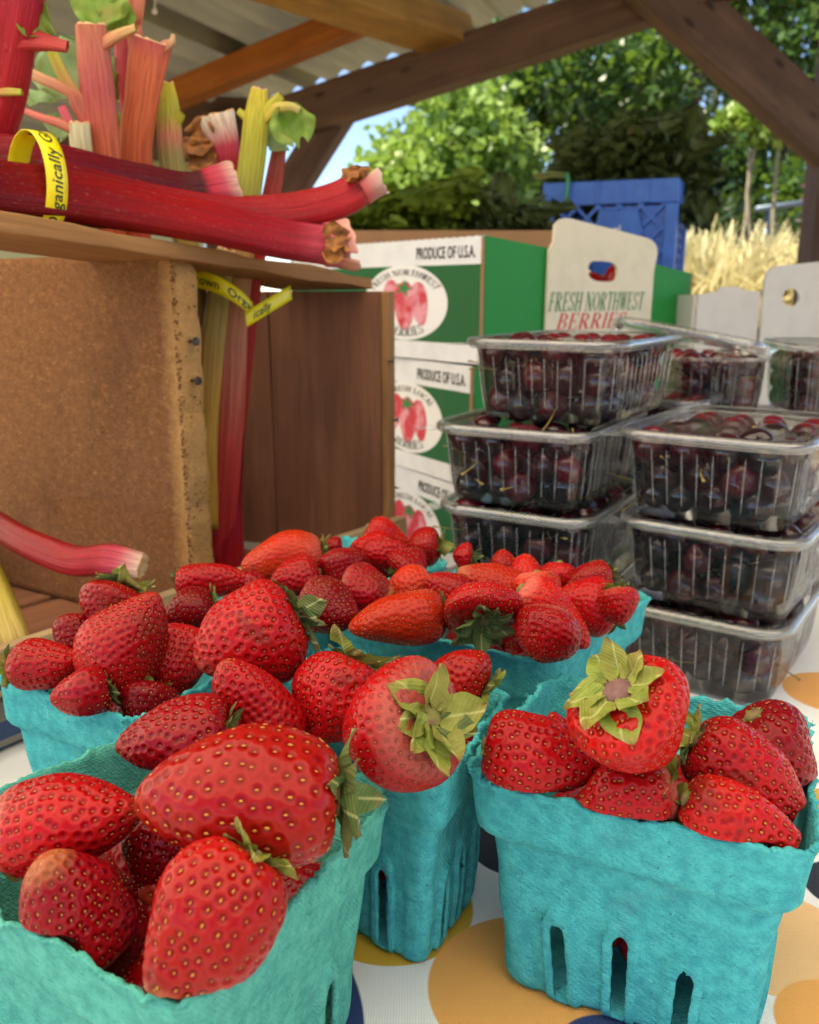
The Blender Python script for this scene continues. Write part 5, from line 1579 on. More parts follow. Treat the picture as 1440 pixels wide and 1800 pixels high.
for k, (dx, dy, yw, kd) in enumerate([(0.0, 0.0, 0.0, 'top'), (-0.010, -0.004, -0.12, 'mid'), (-0.012, -0.004, -0.16, 'mid')]):
    lab = ['top box of the green and white stack, its cream handle flap raised', 'middle box of the green and white stack beside the cherries', 'bottom box of the green stack, mostly behind cherries and strawberries'][k]
    bxo = berry_box((K0[0] + dx, K0[1] + dy), yw, zt - BXH * (k + 1) - 0.0022 * k, lab, kd)
    if k == 0:
        root, ff, fe, o, eu, fu_ = bxo
        # raised cream handle flap in the end panel, with a hole
        fl = (o + eu * 0.0 - fe[1][1] * 0.006, fe[1])
        def onpl(px, py):
            r_ = ray(px, py); n_ = fe[1][1]
            t_ = ((fl[0] - EYE) @ n_) / (r_ @ n_)
            p_ = EYE + r_ * t_ - fl[0]
            return (float(p_ @ fe[1][0]), float(p_[2]))
        a = onpl(957, 640); b_ = onpl(1138, 640); tl = onpl(985, 380); tr = onpl(1157, 424); ml = onpl(966, 440); mr = onpl(1150, 476)
        def rnd(p, q, r_, n=5):   # rounded corner between directions
            return [tuple(np.array(p) * (1 - t) ** 2 + 2 * np.array(q) * t * (1 - t) + np.array(r_) * t * t) for t in np.linspace(0, 1, n)]
        pts = [a, b_, mr] + rnd(onpl(1156, 446), tr, onpl(1138, 418)) + rnd(onpl(1004, 384), tl, onpl(976, 396)) + [onpl(974, 425), ml]
        hc = [onpl(1060 + 26 * math.copysign(abs(math.cos(t)) ** 0.6, math.cos(t)), 477 + 3 * math.cos(t) + 18 * math.copysign(abs(math.sin(t)) ** 0.7, math.sin(t))) for t in np.linspace(0, 2 * PI, 24, endpoint=False)]
        fo = extrude('handle_flap', fl, pts, 0.0035, C_CREAM, root, holes=[hc])
        fo['label'] = 'cream handle flap with a hand hole and red lettering'
        ft = (fl[0], fe[1])
        p1 = np.array(onpl(963, 546)); p2 = np.array(onpl(1128, 548))
        s1_ = serif('FRESH NORTHWEST', 0.28)
        sz = (p2[0] - p1[0]) / s1_[2]
        Vs = s1_[0].copy(); Vs[:, 1] *= 0.022 / sz
        place_text((Vs, s1_[1]), ft, root, PRT_GRN, sz, p1[0], p1[1] - 0.001, 0.0005)
        p1 = np.array(onpl(976, 580)); p2 = np.array(onpl(1096, 582))
        s2_ = serif('BERRIES', 0.28)
        sz = (p2[0] - p1[0]) / s2_[2]
        Vs = s2_[0].copy(); Vs[:, 1] *= 0.019 / sz
        place_text((Vs, s2_[1]), ft, root, PRT_RED, sz, p1[0], p1[1], 0.0005)
        for k2 in range(9):
            pb2 = o + eu * (0.05 + 0.045 * (k2 % 5) + .05) + fu_ * (0.045 + 0.06 * (k2 // 5)) + [0, 0, BXH - 0.052 + 0.004 * (k2 % 3)]
            rs2 = np.random.default_rng(k2)
            make_berry(dict(label='strawberry inside the top green box, seen through the hand hole', q=0, col='red', cal=-1, group='strawberries inside the top box'), pb2, rs2.normal(0, 1, 3), .045, .037, 700 + k2)
# grey-white carton at the right with a round hole in its flap
gp = ony(1228, 518, 1.18)
gu = np.array([0.97, 0.24, 0]); gu /= np.linalg.norm(gu)
gb = empty('carton', (gp[0], gp[1], BZ), 'plain grey-white carton at the right edge with a hole in its raised flap', 'box')
gf = (np.array([gp[0], gp[1], 0.0]), np.stack([gu, np.cross([0, 0, 1.0], gu), np.array([0, 0, 1.0])], 0))
def ong(px, py, off=0.0):
    r_ = ray(px, py); n_ = gf[1][1]; p0_ = gf[0] - n_ * off
    t_ = ((p0_ - EYE) @ n_) / (r_ @ n_)
    p_ = EYE + r_ * t_ - p0_
    return (float(p_ @ gu), float(p_[2]))
x1 = ong(1340, 507)[0]; xr = ong(1560, 470)[0]; zl = ong(1228, 518)[1]
extrude('front_panel', gf, [(0, BZ), (x1 - .001, BZ), (x1 - .001, zl + .004), (ong(1306, 508)[0], zl + .006), (ong(1300, 503)[0], zl + .010), (ong(1268, 506)[0], zl + .010), (ong(1262, 512)[0], zl + .004), (0, zl)], 0.004, C_GREY, gb)
gf2 = (gf[0] - gf[1][1] * 0.005, gf[1])
hc = [ong(1391 + 15 * math.cos(t), 523 + 16 * math.sin(t), .005) for t in np.linspace(0, 2 * PI, 20, endpoint=False)]
p_ = [ong(1340, 640, .005), (xr, ong(1340, 640, .005)[1]), (xr, ong(1440, 460, .005)[1] + .01)] + rnd(ong(1370, 467, .005), ong(1347, 470, .005), ong(1345, 492, .005))
p_[0] = (p_[0][0], BZ); p_[1] = (p_[1][0], BZ)
extrude('handle_flap', gf2, p_, 0.004, C_GREY, gb, holes=[hc])
gd = gf[1][1]
extrude('side_panel', (gf[0] + gd * 0.005, np.stack([gd, -gu, np.array([0, 0, 1.0])], 0)), [(0, BZ), (.25, BZ), (.25, zl), (0, zl)], 0.004, C_GREY, gb)
extrude('back_panel', (gf[0] + gd * 0.26, gf[1]), [(0, BZ), (xr, BZ), (xr, zl * .6), (0, zl * .6)], 0.004, C_KRAFT, gb)
board('bottom_panel', frame(gf[0] + gu * xr / 2 + gd * .13 + [0, 0, BZ + .003], gu), (xr - .01, .24, .004), C_KRAFT, gb, bevel=0)

# ------------------------------------------------------------------ cherry containers
def clear_plastic():
    b = NB('clear_plastic')
    fr_ = b.n('ShaderNodeFresnel', inp={'IOR': 1.52}).outputs[0]
    f = b.math('ADD', b.math('MULTIPLY', fr_, 0.85), 0.0)
    f = b.math('MINIMUM', f, 0.95)
    tr = b.n('ShaderNodeBsdfTransparent', inp={'Color': (0.965, 0.97, 0.965, 1)})
    gl = b.n('ShaderNodeBsdfGlossy', inp={'Color': (1, 1, 1, 1), 'Roughness': 0.07})
    mx = b.n('ShaderNodeMixShader', inp={0: f, 1: tr.outputs[0], 2: gl.outputs[0]})
    df = b.n('ShaderNodeBsdfDiffuse', inp={'Color': (0.8, 0.8, 0.8, 1)})
    m2 = b.n('ShaderNodeMixShader', inp={0: 0.010, 1: mx.outputs[0], 2: df.outputs[0]})
    return b.done(m2)
PLAS = clear_plastic()
def plastic_rim():
    b = NB('clear_plastic_rim')
    lw = b.n('ShaderNodeLayerWeight', inp={'Blend': 0.35}).outputs['Facing']
    tr = b.n('ShaderNodeBsdfTransparent', inp={'Color': (0.95, 0.955, 0.95, 1)})
    gl = b.n('ShaderNodeBsdfGlossy', inp={'Color': (1, 1, 1, 1), 'Roughness': 0.12})
    f = b.math('ADD', b.math('MULTIPLY', lw, 0.34), 0.05)
    mx = b.n('ShaderNodeMixShader', inp={0: f, 1: tr.outputs[0], 2: gl.outputs[0]})
    df = b.n('ShaderNodeBsdfDiffuse', inp={'Color': (0.78, 0.78, 0.76, 1)})
    m2 = b.n('ShaderNodeMixShader', inp={0: 0.05, 1: mx.outputs[0], 2: df.outputs[0]})
    return b.done(m2)
PRIM = plastic_rim()
def rrect(hx, hy, r, n_c=7, n_s=26):
    """rounded rectangle points with param: returns pts, outward normals, side coordinate"""
    P, N = [], []
    for s in range(4):
        # side then corner, starting bottom side going +x
        a0 = -PI / 2 + s * PI / 2
        nx_, ny_ = math.cos(a0), math.sin(a0)
        tx, ty = -ny_, nx_
        half = (hx if s % 2 == 0 else hy) - r
        dist = hy if s % 2 == 0 else hx
        m = max(6, int(n_s * half / 0.05))
        for k in range(m):
            u = -half + 2 * half * k / m
            P.append((nx_ * dist + tx * u, ny_ * dist + ty * u)); N.append((nx_, ny_))
        cx, cy = nx_ * (dist - r) + tx * half, ny_ * (dist - r) + ty * half
        for k in range(n_c):
            a = a0 + PI / 2 * k / n_c
            P.append((cx + r * math.cos(a), cy + r * math.sin(a))); N.append((math.cos(a), math.sin(a)))
    return np.array(P), np.array(N)
CH = 0.0535
def clamshell(near, ang, z0, hx, hy, label, h=CH, lid='closed', lid_pts=None):
    """near = plan position of the corner nearest the camera; front face runs left from it, side face runs back"""
    ex_ = np.array([math.cos(ang), math.sin(ang), 0]); ey_ = np.array([-math.sin(ang), math.cos(ang), 0])
    cen = np.array([near[0], near[1], z0]) - ex_ * hx + ey_ * hy
    root = empty('cherry_container', cen, label, 'container', 'clear plastic containers of cherries')
    P, N = rrect(hx - 0.004, hy - 0.004, 0.016)
    n = len(P)
    arc = np.concatenate([[0], np.cumsum(np.linalg.norm(np.diff(P, axis=0), axis=1))])
    ph = arc * 2 * PI / 0.0105
    rows = [(0.0015, .875, 0.0), (0.004, .895, .2), (0.010, .91, 1.0), (0.022, .935, 1.0), (0.034, .955, 1.0), (h - 0.011, .972, .9), (h - 0.0075, .985, .1), (h - 0.006, 1.0, 0.0)]
    V = []
    for (z, sc, rb) in rows:
        p = P * sc + N * (rb * 0.0011 * np.maximum(0, np.sin(ph)) ** 2)[:, None] * 1.0
        V.append(np.c_[p, np.full(n, z)])
    fr_ = (cen, np.stack([ex_, ey_, np.array([0, 0, 1.0])], 0))
    V = np.vstack(V)
    Fs = grid_faces(n, len(rows), True).tolist()
    Fs.append(list(range(n))[::-1])
    mk('tub', xf(fr_, V), Fs, PLAS, root, smooth=True)
    # raised ribs that catch the light
    parts = []
    per = arc[-1]
    for q_ in np.arange(0.002, per, 0.0092):
        i = int(np.searchsorted(arc, q_))
        i0 = max(i - 1, 0); u_ = (q_ - arc[i0]) / max(arc[i] - arc[i0], 1e-9)
        pp = P[i0] * (1 - u_) + P[i] * u_; nn_ = N[i0] * (1 - u_) + N[i] * u_
        pl_ = [np.append(pp * sc + nn_ * 0.0010, z) for (z, sc, rb) in rows[2:6]]
        parts.append(tube_arrays(xf(fr_, np.array(pl_)), [.0003, .00060, .00060, .0003], 5)[:2])
    if parts:
        Vq, Fq_ = join(parts)
        tag(mk('ribs', Vq, Fq_, PRIM, root, smooth=True), kind='stuff')
    # rolled lip
    def ringm(name, prof_, par, mat):
        V = []
        for (o_, z) in prof_:
            V.append(np.c_[P + N * o_, np.full(n, z)])
        m = len(prof_)
        V = np.vstack(V)
        F_ = grid_faces(n, m, True).tolist()
        a = np.arange(n)
        F_ += np.stack([(m - 1) * n + a, (m - 1) * n + (a + 1) % n, (a + 1) % n, a], 1).tolist()
        return mk(name, xf(fr_, V), F_, mat, par, smooth=True)
    ringm('lip', [(-.0002, h - .0064), (.0030, h - .0066), (.0042, h - .0056), (.0040, h - .0036), (.0030, h - .0030), (-.0002, h - .0034)], root, PRIM)
    if lid == 'closed':
        Vl = []
        for (o_, z) in [(.0046, h - .0050), (.0050, h - .0020), (.0040, h - .0006), (.0015, h - .0002), (-.0035, h - .0004), (-.0055, h - .0030), (-.0075, h - .0032)]:
            Vl.append(np.c_[P + N * o_, np.full(n, z)])
        m = len(Vl)
        Vl = np.vstack(Vl)
        Fl = grid_faces(n, m, True).tolist()
        Fl.append(list(range((m - 1) * n, m * n)))
        mk('lid', xf(fr_, Vl), Fl, PRIM if False else PLAS, root, smooth=True)
        ringm('lid_rim', [(.0044, h - .0048), (.0054, h - .0046), (.0056, h - .0016), (.0040, h + .0001), (.0022, h + .0002), (.0020, h - .0006), (.0038, h - .0010)], root, PRIM)
        # corner opening tab
        tabc = xf(fr_, [[-hx - .001, -hy * .93, h - .004]])[0]
        board('tab', frame(tabc, ex_), (.012, .014, .0012), PRIM, root, bevel=.0004)
    elif lid == 'ajar':
        A, B, Cc = [np.array(q_) for q_ in lid_pts]           # left edge mid, right edge mid, depth vector
        lx = (B - A); L_ = np.linalg.norm(lx); lx /= L_
        dv = Cc / np.linalg.norm(Cc); dv = dv - lx * (dv @ lx); dv /= np.linalg.norm(dv)
        nv = np.cross(lx, dv)
        P2_, N2_ = rrect(L_ / 2, hy, .018)
        n2 = len(P2_)
        f2 = ((A + B) / 2 + dv * hy, np.stack([lx, dv, nv], 0))
        rows2 = [(.0005, -.006), (.0015, -.005), (.0015, -.001), (-.001, 0.0), (-.004, 0.0), (-.006, -.0025)]
        Vl = np.vstack([np.c_[P2_ + N2_ * o_, np.full(n2, z)] for o_, z in rows2])
        Fl = grid_faces(n2, len(rows2), True).tolist(); Fl.append(list(range((len(rows2) - 1) * n2, len(rows2) * n2)))
        mk('lid', xf(f2, Vl), Fl, PLAS, root, smooth=True)
        Vl = np.vstack([np.c_[P2_ + N2_ * o_, np.full(n2, z)] for o_, z in [(.001, -.007), (.003, -.006), (.003, -.001), (.0, .0012), (-.002, .0004)]])
        mk('lid_rim', xf(f2, Vl), grid_faces(n2, 5, True).tolist(), PRIM, root, smooth=True)
    return root, fr_
# cherries: a few shared meshes
def cherry_mat():
    b = NB('cherry_skin')
    inf = b.n('ShaderNodeObjectInfo').outputs['Random']
    c = b.ramp(inf, [(0.0, lin(34, 5, 14)), (.45, lin(54, 7, 18)), (.78, lin(82, 9, 24)), (1.0, lin(116, 13, 30))])
    v = b.obj()
    c = b.mix(b.ramp(b.noise(v, 1.6, 3), [(.40, 0.), (.7, .6)]), c, lin(26, 4, 12))
    return b.done(b.bsdf(Base_Color=c, Roughness=0.13, Specular_IOR_Level=0.55, Coat_Weight=0.3, Coat_Roughness=0.06))
CHER = cherry_mat()
STEM = simple('cherry_stem', lin(150, 138, 60), 0.55, 0.5, 200, lin(120, 84, 40))
STEM_E = simple('cherry_stem_end', lin(190, 110, 50), 0.6, 0.4, 300)
cher_me, stem_me = [], []
for k in range(5):
    rs = np.random.default_rng(40 + k)
    nr, nc = 14, 20
    t = np.linspace(0, PI, nr); ph = np.linspace(0, 2 * PI, nc, endpoint=False)
    T, PH = np.meshgrid(t, ph, indexing='ij')
    r_ = 1 + 0.03 * np.cos(2 * PH + rs.random() * 6) + 0.02 * np.cos(3 * T)
    r_ = r_ - 0.30 * np.exp(-(T / 0.38) ** 2) - 0.05 * np.exp(-((PH - PI) / 0.25) ** 2) * np.sin(T)
    V = np.stack([r_ * np.sin(T) * np.cos(PH), r_ * np.sin(T) * np.sin(PH), r_ * np.cos(T) * 0.93], -1).reshape(-1, 3)
    me = mesh_data('cherry_flesh', V, grid_faces(nc, nr, True), True)
    me.materials.append(CHER)
    cher_me.append(me)
    cv = rs.uniform(-1.3, 1.3, 2)
    Ps = catmull([(0, 0, .55), (cv[0] * .25, cv[1] * .25, 1.3), (cv[0] * .9, cv[1] * .9, 2.1), (cv[0] * 1.7, cv[1] * 1.5, 2.7)], 10)
    Vs, Fs, _, _ = tube_arrays(Ps, [.04] * 8 + [.055, .10], 6)
    me = mesh_data('cherry_stem', Vs, Fs, True)
    me.materials.append(STEM)
    stem_me.append(me)
def fill_cherries(root, fr_, hx, hy, h, label, group, seed, back_rows=6, stem_p=0.4, top_only=False):
    rs = np.random.default_rng(seed)
    n = 0
    rch = 0.0108
    if 'INNER' not in globals(): globals()['INNER'] = []
    ny_full = 6 if hy > .06 else 5
    for lay in range(3):
        for i in range(4):
            for j in range(ny_full):
                done_ = (lay < 2 and (j < back_rows) and (i == 3 or j <= 1)) or (lay == 2 and j < back_rows)
                if done_ or j < 1: continue
                sc = (.90, .94, .97)[lay]
                INNER.append((xf(fr_, [[(-1 + 2 * (i + .5) / 4) * (hx - .005) * sc * .92 + rs.normal(0, .001), (-1 + 2 * (j + .5) / ny_full) * (hy - .005) * sc * .93 + rs.normal(0, .001), .0122 + lay * .0148]])[0], rch * rs.uniform(.9, 1.02)))
    for lay in range(3):
        z = 0.0122 + lay * 0.0148
        sc = (.90, .94, .97)[lay]
        nx_ = 4; ny_ = back_rows
        for i in range(nx_):
            for j in range(ny_):
                if lay < 2 and not (i == nx_ - 1 or j == 0 or j == 1): continue
                if lay == 2 and rs.random() < .12: continue
                ux = (-1 + 2 * (i + .5 + .22 * ((j + lay) % 2 * 2 - 1)) / nx_) * (hx - .005) * sc + rs.normal(0, .0022)
                uy = (-1 + 2 * (j + .5) / 6) * (hy - .005) * sc + rs.normal(0, .0022)
                lim = (hx - .006) * sc - rch
                ux = float(np.clip(ux, -lim, lim)); limy = (hy - .006) * sc - rch; uy = float(np.clip(uy, -limy, limy))
                r_ = rch * rs.uniform(.86, 1.10)
                p = xf(fr_, [[ux, uy, z + rs.normal(0, .0020)]])[0]
                e = empty('cherry', p, label, 'cherry', group)
                qv = Vector(rs.normal(0, 1, 3)); qv.z = abs(qv.z) + .2; qv.normalize()
                m3 = qv.to_track_quat('Z', 'Y').to_matrix().to_4x4() @ Matrix.Diagonal((r_, r_, r_, 1))
                k = int(rs.integers(0, 5))
                o1 = bpy.data.objects.new('cherry_flesh', cher_me[k]); COL.objects.link(o1); o1.parent = e; o1.matrix_local = m3
                if lay < 2 and rs.random() < stem_p + .15:
                    o2 = bpy.data.objects.new('cherry_stem', stem_me[k]); COL.objects.link(o2); o2.parent = e
                    sv = np.clip(np.array(qv) * [1, 1, .6], -1, 1)
                    o2.matrix_local = Matrix.Translation((0, 0, 0)) @ m3 @ Matrix.Diagonal((1, 1, .55, 1))
                n += 1
    return n
total = 0
RX, RY = 0.0545, 0.072
spots = [('right', (0.209, 0.457), R(-35), 0), ('right', (0.211, 0.454), R(-36), 1), ('right', (0.209, 0.455), R(-35), 2)]
rt = ['bottom cherry container of the right stack with few cherries showing', 'middle cherry container of the right stack', 'top cherry container of the nearer right stack, lid closed']
for (nm, c, a, k) in spots:
    lb = rt[k]
    r_, f_ = clamshell(c, a, 0.0005 + k * CH, RX, RY, lb)
    total += fill_cherries(r_, f_, RX, RY, CH, 'dark cherry inside the %s container of the right stack' % ['bottom', 'middle', 'top'][k], 'cherries of the right stack, %s container' % ['bottom', 'middle', 'top'][k], 200 + k, 4, .7)
lt = ['lowest cherry container of the left stack behind the strawberries', 'third cherry container down in the left stack, partly behind strawberries', 'second cherry container from the top of the left stack', 'topmost cherry container of the left stack in front of the cream flap']
ln_ = ['lowest', 'third', 'second', 'topmost']
for k, (c, a) in enumerate([((0.107, 0.508), R(-30)), ((0.107, 0.508), R(-30)), ((0.105, 0.508), R(-29)), ((0.121, 0.520), R(-33))]):
    r_, f_ = clamshell(c, a, 0.0005 + k * (CH - .0010), RX - .001, RY, lt[k], h=CH - .001)
    if k > 0:
        total += fill_cherries(r_, f_, RX - .001, RY, CH, 'dark cherry inside the %s container of the left stack' % ln_[k], 'cherries of the left stack, %s container' % ln_[k], 300 + k, 4, .7)
# two more containers further back on an upturned carton
ct = empty('carton', (0.30, 0.745, 0), 'low plain carton hidden behind the cherry stacks, carrying two more containers', 'box')
for sy in (-1, 1):
    board('side_panel', frame((0.300, 0.745 + sy * .065, 0.067), (1, 0, 0)), (.21, .004, .132), C_GREY, ct, bevel=0)
for sx in (-1, 1):
    board('side_panel', frame((0.300 + sx * .107, 0.745, 0.067), (0, 1, 0)), (.126, .004, .131), C_GREY, ct, bevel=0)
board('top_panel', frame((0.300, 0.745, 0.1355), (1, 0, 0)), (.218, .138, .004), C_GREY, ct, bevel=0)
r_, f_ = clamshell((0.290, 0.700), R(-6), 0.138, .040, .055, 'cherry container behind the stacks with its lid lifted ajar', lid='ajar',
                   lid_pts=(ony(1092, 556, .63), ony(1350, 604, .61), (0.05, .9, -.06)))
total += fill_cherries(r_, f_, .040, .055, CH, 'dark cherry inside the container with the lifted lid', 'cherries of the lifted-lid container', 401, 4)
r_, f_ = clamshell((0.376, 0.680), R(-8), 0.138, .040, .055, 'cherry container cut off by the right edge behind the right stack', h=CH + .008)
total += fill_cherries(r_, f_, .040, .055, CH, 'dark cherry inside the container at the right edge', 'cherries of the right edge container', 402, 3)
for k in range(3):
    r_, f_ = clamshell((0.214, 0.640), R(-30), 0.0005 + k * CH, .044, .040, ['lowest container in the gap between the two cherry stacks', 'middle container in the gap between the two cherry stacks', 'upper container in the gap between the two cherry stacks'][k])
    if k:
        total += fill_cherries(r_, f_, .044, .040, CH, 'dark cherry in the %s container between the two stacks' % ['', 'middle', 'upper'][k], 'cherries between the stacks, %s container' % ['', 'middle', 'upper'][k], 500 + k, 2)
# the many cherries deeper inside the containers
bm = bmesh.new(); bmesh.ops.create_uvsphere(bm, u_segments=12, v_segments=8, radius=1.0); bm.verts.index_update()
sv0, sf0 = bm_arrays(bm); bm.free()
Vi, Fi = join([(sv0 * r0 + p0, sf0) for p0, r0 in INNER])
tag(mk('inner_cherries', Vi, Fi, CHER, base=(0.15, 0.55, 0.0), smooth=True), 'dark cherries packed deep inside the clear containers', 'cherries', kind='stuff')
# ------------------------------------------------------------------ blue milk crate with kale, and a crate of greens
BLUE = simple('blue_crate_plastic', lin(52, 112, 206), 0.42, 0.25, 40, lin(38, 92, 184), spec=0.45)
kc = ony(955, 320, 1.80); kd_ = ony(1195, 314, 1.71)
ku = kd_ - kc; ku[2] = 0; KW = np.linalg.norm(ku); ku /= KW
kdv = np.array([-ku[1], ku[0], 0]); KT = (kc[2] + kd_[2]) / 2; KB = KT - 0.28
cr = empty('milk_crate', (kc + ku * KW / 2) * [1, 1, 0] + [0, 0, KB], 'blue plastic milk crate standing behind the green boxes', 'crate')
def crate_side(o, ex_, ey_, W_):
    f = (np.asarray(o, float), np.stack([ex_, ey_, np.array([0, 0, 1.0])], 0))
    H_ = KT - KB
    def bar(x0, x1, z0, z1, d=0.012, y=0.0, name='panel'):
        board(name, (xf(f, [[(x0 + x1) / 2, y + d / 2, (z0 + z1) / 2]])[0], f[1]), (x1 - x0, d, z1 - z0), BLUE, cr, bevel=0.0015)
    bar(0.0, W_, H_ - 0.042, H_, name='rim_band')
    bar(0.0, 0.022, 0.0, H_ - 0.0425, name='corner_post'); bar(W_ - 0.022, W_, 0.0, H_ - 0.0425, name='corner_post')
    bar(0.0225, W_ - 0.0225, 0.0, 0.03, name='bottom_band')
    for fx in (0.22, 0.42, 0.60, 0.78):
        bar(W_ * fx - .004, W_ * fx + .004, H_ - 0.041, H_ - .001, 0.003, -0.003, name='rib')
    x0, x1, z0, z1 = 0.022, W_ - 0.022, 0.03, H_ - 0.042
    step = 0.040
    for sg in (1, -1):
        for k in range(-6, 14):
            # clip the diagonal to the window
            xs = x0 + k * step
            a = np.array([xs, z0]) if sg > 0 else np.array([xs, z1])
            d = np.array([1.0, sg * 1.0])
            t0_, t1_ = 0.0, (z1 - z0)
            t0_ = max(t0_, x0 - a[0]); t1_ = min(t1_, x1 - a[0])
            if t1_ - t0_ < 0.012: continue
            p = a + d * t0_; q_ = a + d * t1_
            c = (p + q_) / 2; ln = np.linalg.norm(q_ - p)
            e1 = f[1][0] * d[0] / math.sqrt(2) + f[1][2] * d[1] / math.sqrt(2)
            board('lattice_bar', frame(xf(f, [[c[0], 0.006 + (0.0008 if sg > 0 else 0), c[1]]])[0], e1, f[1][1]), (ln, 0.0060, 0.0055), BLUE, cr, bevel=0)
    return f
base0 = np.array([kc[0], kc[1], KB])
f0 = crate_side(base0, ku, kdv, KW)
crate_side(base0 + kdv * KW, ku, kdv, KW)
crate_side(base0 + kdv * 0.013 + ku * 0.0, kdv, -ku * -1 * -1, KW - 0.014) if False else None
crate_side(base0 + kdv * 0.0125 + ku * 0.012, kdv, -ku, KW - 0.013)
crate_side(base0 + ku * KW + kdv * 0.0125, kdv, -ku, KW - 0.013)
for (xa, xb) in ((.42, .93),):
    board('backing_panel', (xf(f0, [[KW * (xa + xb) / 2, .0145, .135]])[0], f0[1]), (KW * (xb - xa), .003, .2), BLUE, cr, bevel=0)
pnl = [(KW * .40, .10), (KW * .72, .10), (KW * .76, .14), (KW * .76, .19), (KW * .72, .225), (KW * .44, .225), (KW * .40, .19)]
extrude('logo_plate', (f0[0] - kdv * 0.004, f0[1]), pnl, 0.004, BLUE, cr, bevel=.001)
V, Fq = text_arrays('ORL', 1.0, .02)
Vr = np.stack([-V[:, 1], V[:, 0], 0 * V[:, 0]], 1)
L_ = np.stack([KW * .60 + Vr[:, 0] * .018, np.full(len(V), -.0046), .165 + Vr[:, 1] * .018], 1)
mk('lettering', xf(f0, L_), Fq, PRT_WHT, cr)
board('bottom', frame(base0 + ku * KW / 2 + kdv * KW / 2 + [0, 0, 0.004], ku), (KW - .03, KW - .03, .008), BLUE, cr, bevel=0)
st = empty('wooden_stand', (kc + ku * KW / 2 + kdv * .15) * [1, 1, 0] + [0, 0, -0.8], 'wooden stand under the blue milk crate', 'stand')
sc_ = (kc + ku * KW / 2 + kdv * KW / 2) * [1, 1, 0]
board('top_board', frame(sc_ + [0, 0, KB - .0125], ku), (.62, .5, .024), W_TABLE, st)
for sx in (-.27, .27):
    for sy in (-.2, .2):
        board('leg', frame(sc_ + ku * sx + kdv * sy + [0, 0, (KB - .025 - .8) / 2], (0, 0, 1), ku), (KB + .8 - .026, .05, .05), W_TABLE, st)

KALE = leafmat('kale_leaf', lin(62, 76, 38), lin(86, 98, 48), lin(66, 60, 36), 3, 0.2)
KALE2 = leafmat('chard_leaf', lin(96, 116, 30), lin(130, 146, 44), lin(84, 96, 34), 3, 0.3)
kale_me = {}
def kale_mesh(seed, mat):
    k = (seed, mat.name)
    if k in kale_me: return kale_me[k]
    nu, nv = 17, 15
    u = np.linspace(-1, 1, nu); v = np.linspace(0, 1, nv)
    U, Vv = np.meshgrid(u, v)
    wd = .34 * np.sin(PI * (0.05 + .9 * Vv)) ** .7 * (1 + .15 * np.sin(Vv * 31 + seed))
    x = U * wd; y = Vv + 0
    z = .10 * np.sin(U * 8 + Vv * 17 + seed) * np.abs(U) + .07 * np.sin(Vv * 39 + seed * 2) * U ** 2 + .2 * np.abs(U) - .35 * Vv ** 2
    Vx = np.stack([x, y, z], -1).reshape(-1, 3)
    me = mesh_data('leaf', Vx, grid_faces(nu, nv), True)
    me.materials.append(mat)
    kale_me[k] = me
    return me
def greens(c, size, n, mat, label, cat_group, seed, spread=(1, 1, .6), heading=(1, 0, .3)):
    rs = np.random.default_rng(seed)
    root = empty('leafy_greens', c, label, 'greens', cat_group)
    for k in range(n):
        o = bpy.data.objects.new('leaf', kale_mesh(int(rs.integers(0, 6)), mat))
        COL.objects.link(o); o.parent = root
        d = Vector(np.asarray(heading) + rs.normal(0, .7, 3) * spread); d.normalize()
        upv = Vector(rs.normal(0, .5, 3) + [0, 0, 1]); xv = d.cross(upv).normalized(); zv = xv.cross(d)
        s_ = size * rs.uniform(.6, 1.1)
        p = Vector(rs.normal(0, .22, 3) * np.array(spread) * size); p.z = abs(p.z) * .8 + .01
        o.matrix_local = Matrix.Translation(p) @ (Matrix((xv, d, zv)).transposed() @ Matrix.Diagonal((s_, s_, s_)).to_3x3()).to_4x4()
    return root
kz = KT - 0.03
def kpos(fx, fy): return (kc + ku * KW * fx + kdv * KW * fy) * [1, 1, 0] + [0, 0, kz]
greens(kpos(.42, .50) + [0, 0, .01], .12, 60, KALE, 'dark kale heaped over the middle of the blue crate', 'bunches of dark kale', 1, (1, .5, .8), (.2, -.1, .6))
greens(kpos(.78, .50) + [0, 0, .01], .12, 60, KALE, 'dark kale heaped at the right of the blue crate', 'bunches of dark kale', 2, (1, .5, .9), (.2, -.1, .6))
greens(kpos(.62, .55) + [0, 0, .045], .11, 60, KALE, 'highest dark kale bunch on the blue crate', 'bunches of dark kale', 3, (1, .5, .6), (.1, -.1, .4))
greens(kpos(.16, .60) + [0, 0, .01], .08, 12, KALE, 'kale stems and leaves poking out at the left of the blue crate', 'bunches of dark kale', 4, (.8, .8, .5), (-1, -.2, .1))
tie = catmull([kpos(.18, -.02) + [0, 0, .045], kpos(.2, -.05) + [0, 0, .03], kpos(.19, -.06) + [0, 0, -.005]], 10)
Vt, Ft, _, _ = tube_arrays(tie, .004, 6)
tag(mk('twist_tie', Vt, Ft, simple('green_tie', lin(60, 150, 110), .5), base=tie[-1], smooth=True), 'green tie hanging over the left rim of the blue crate', 'tie')
for k, (px, py, l) in enumerate([(1002, 306, 66), (1000, 312, 58)]):
    a = ony(px, py, 1.80); b_ = ony(px - l, py + 2, 1.79)
    Vt, Ft, _, _ = tube_arrays([a, (a + b_) / 2 + [0, 0, .004], b_], .0032, 6)
    tag(mk('kale_stem', Vt, Ft, simple('kale_stem', lin(120, 122, 66), .6), base=b_, smooth=True), 'pale kale stems lying together over the crate rim', 'stem', 'kale stems')
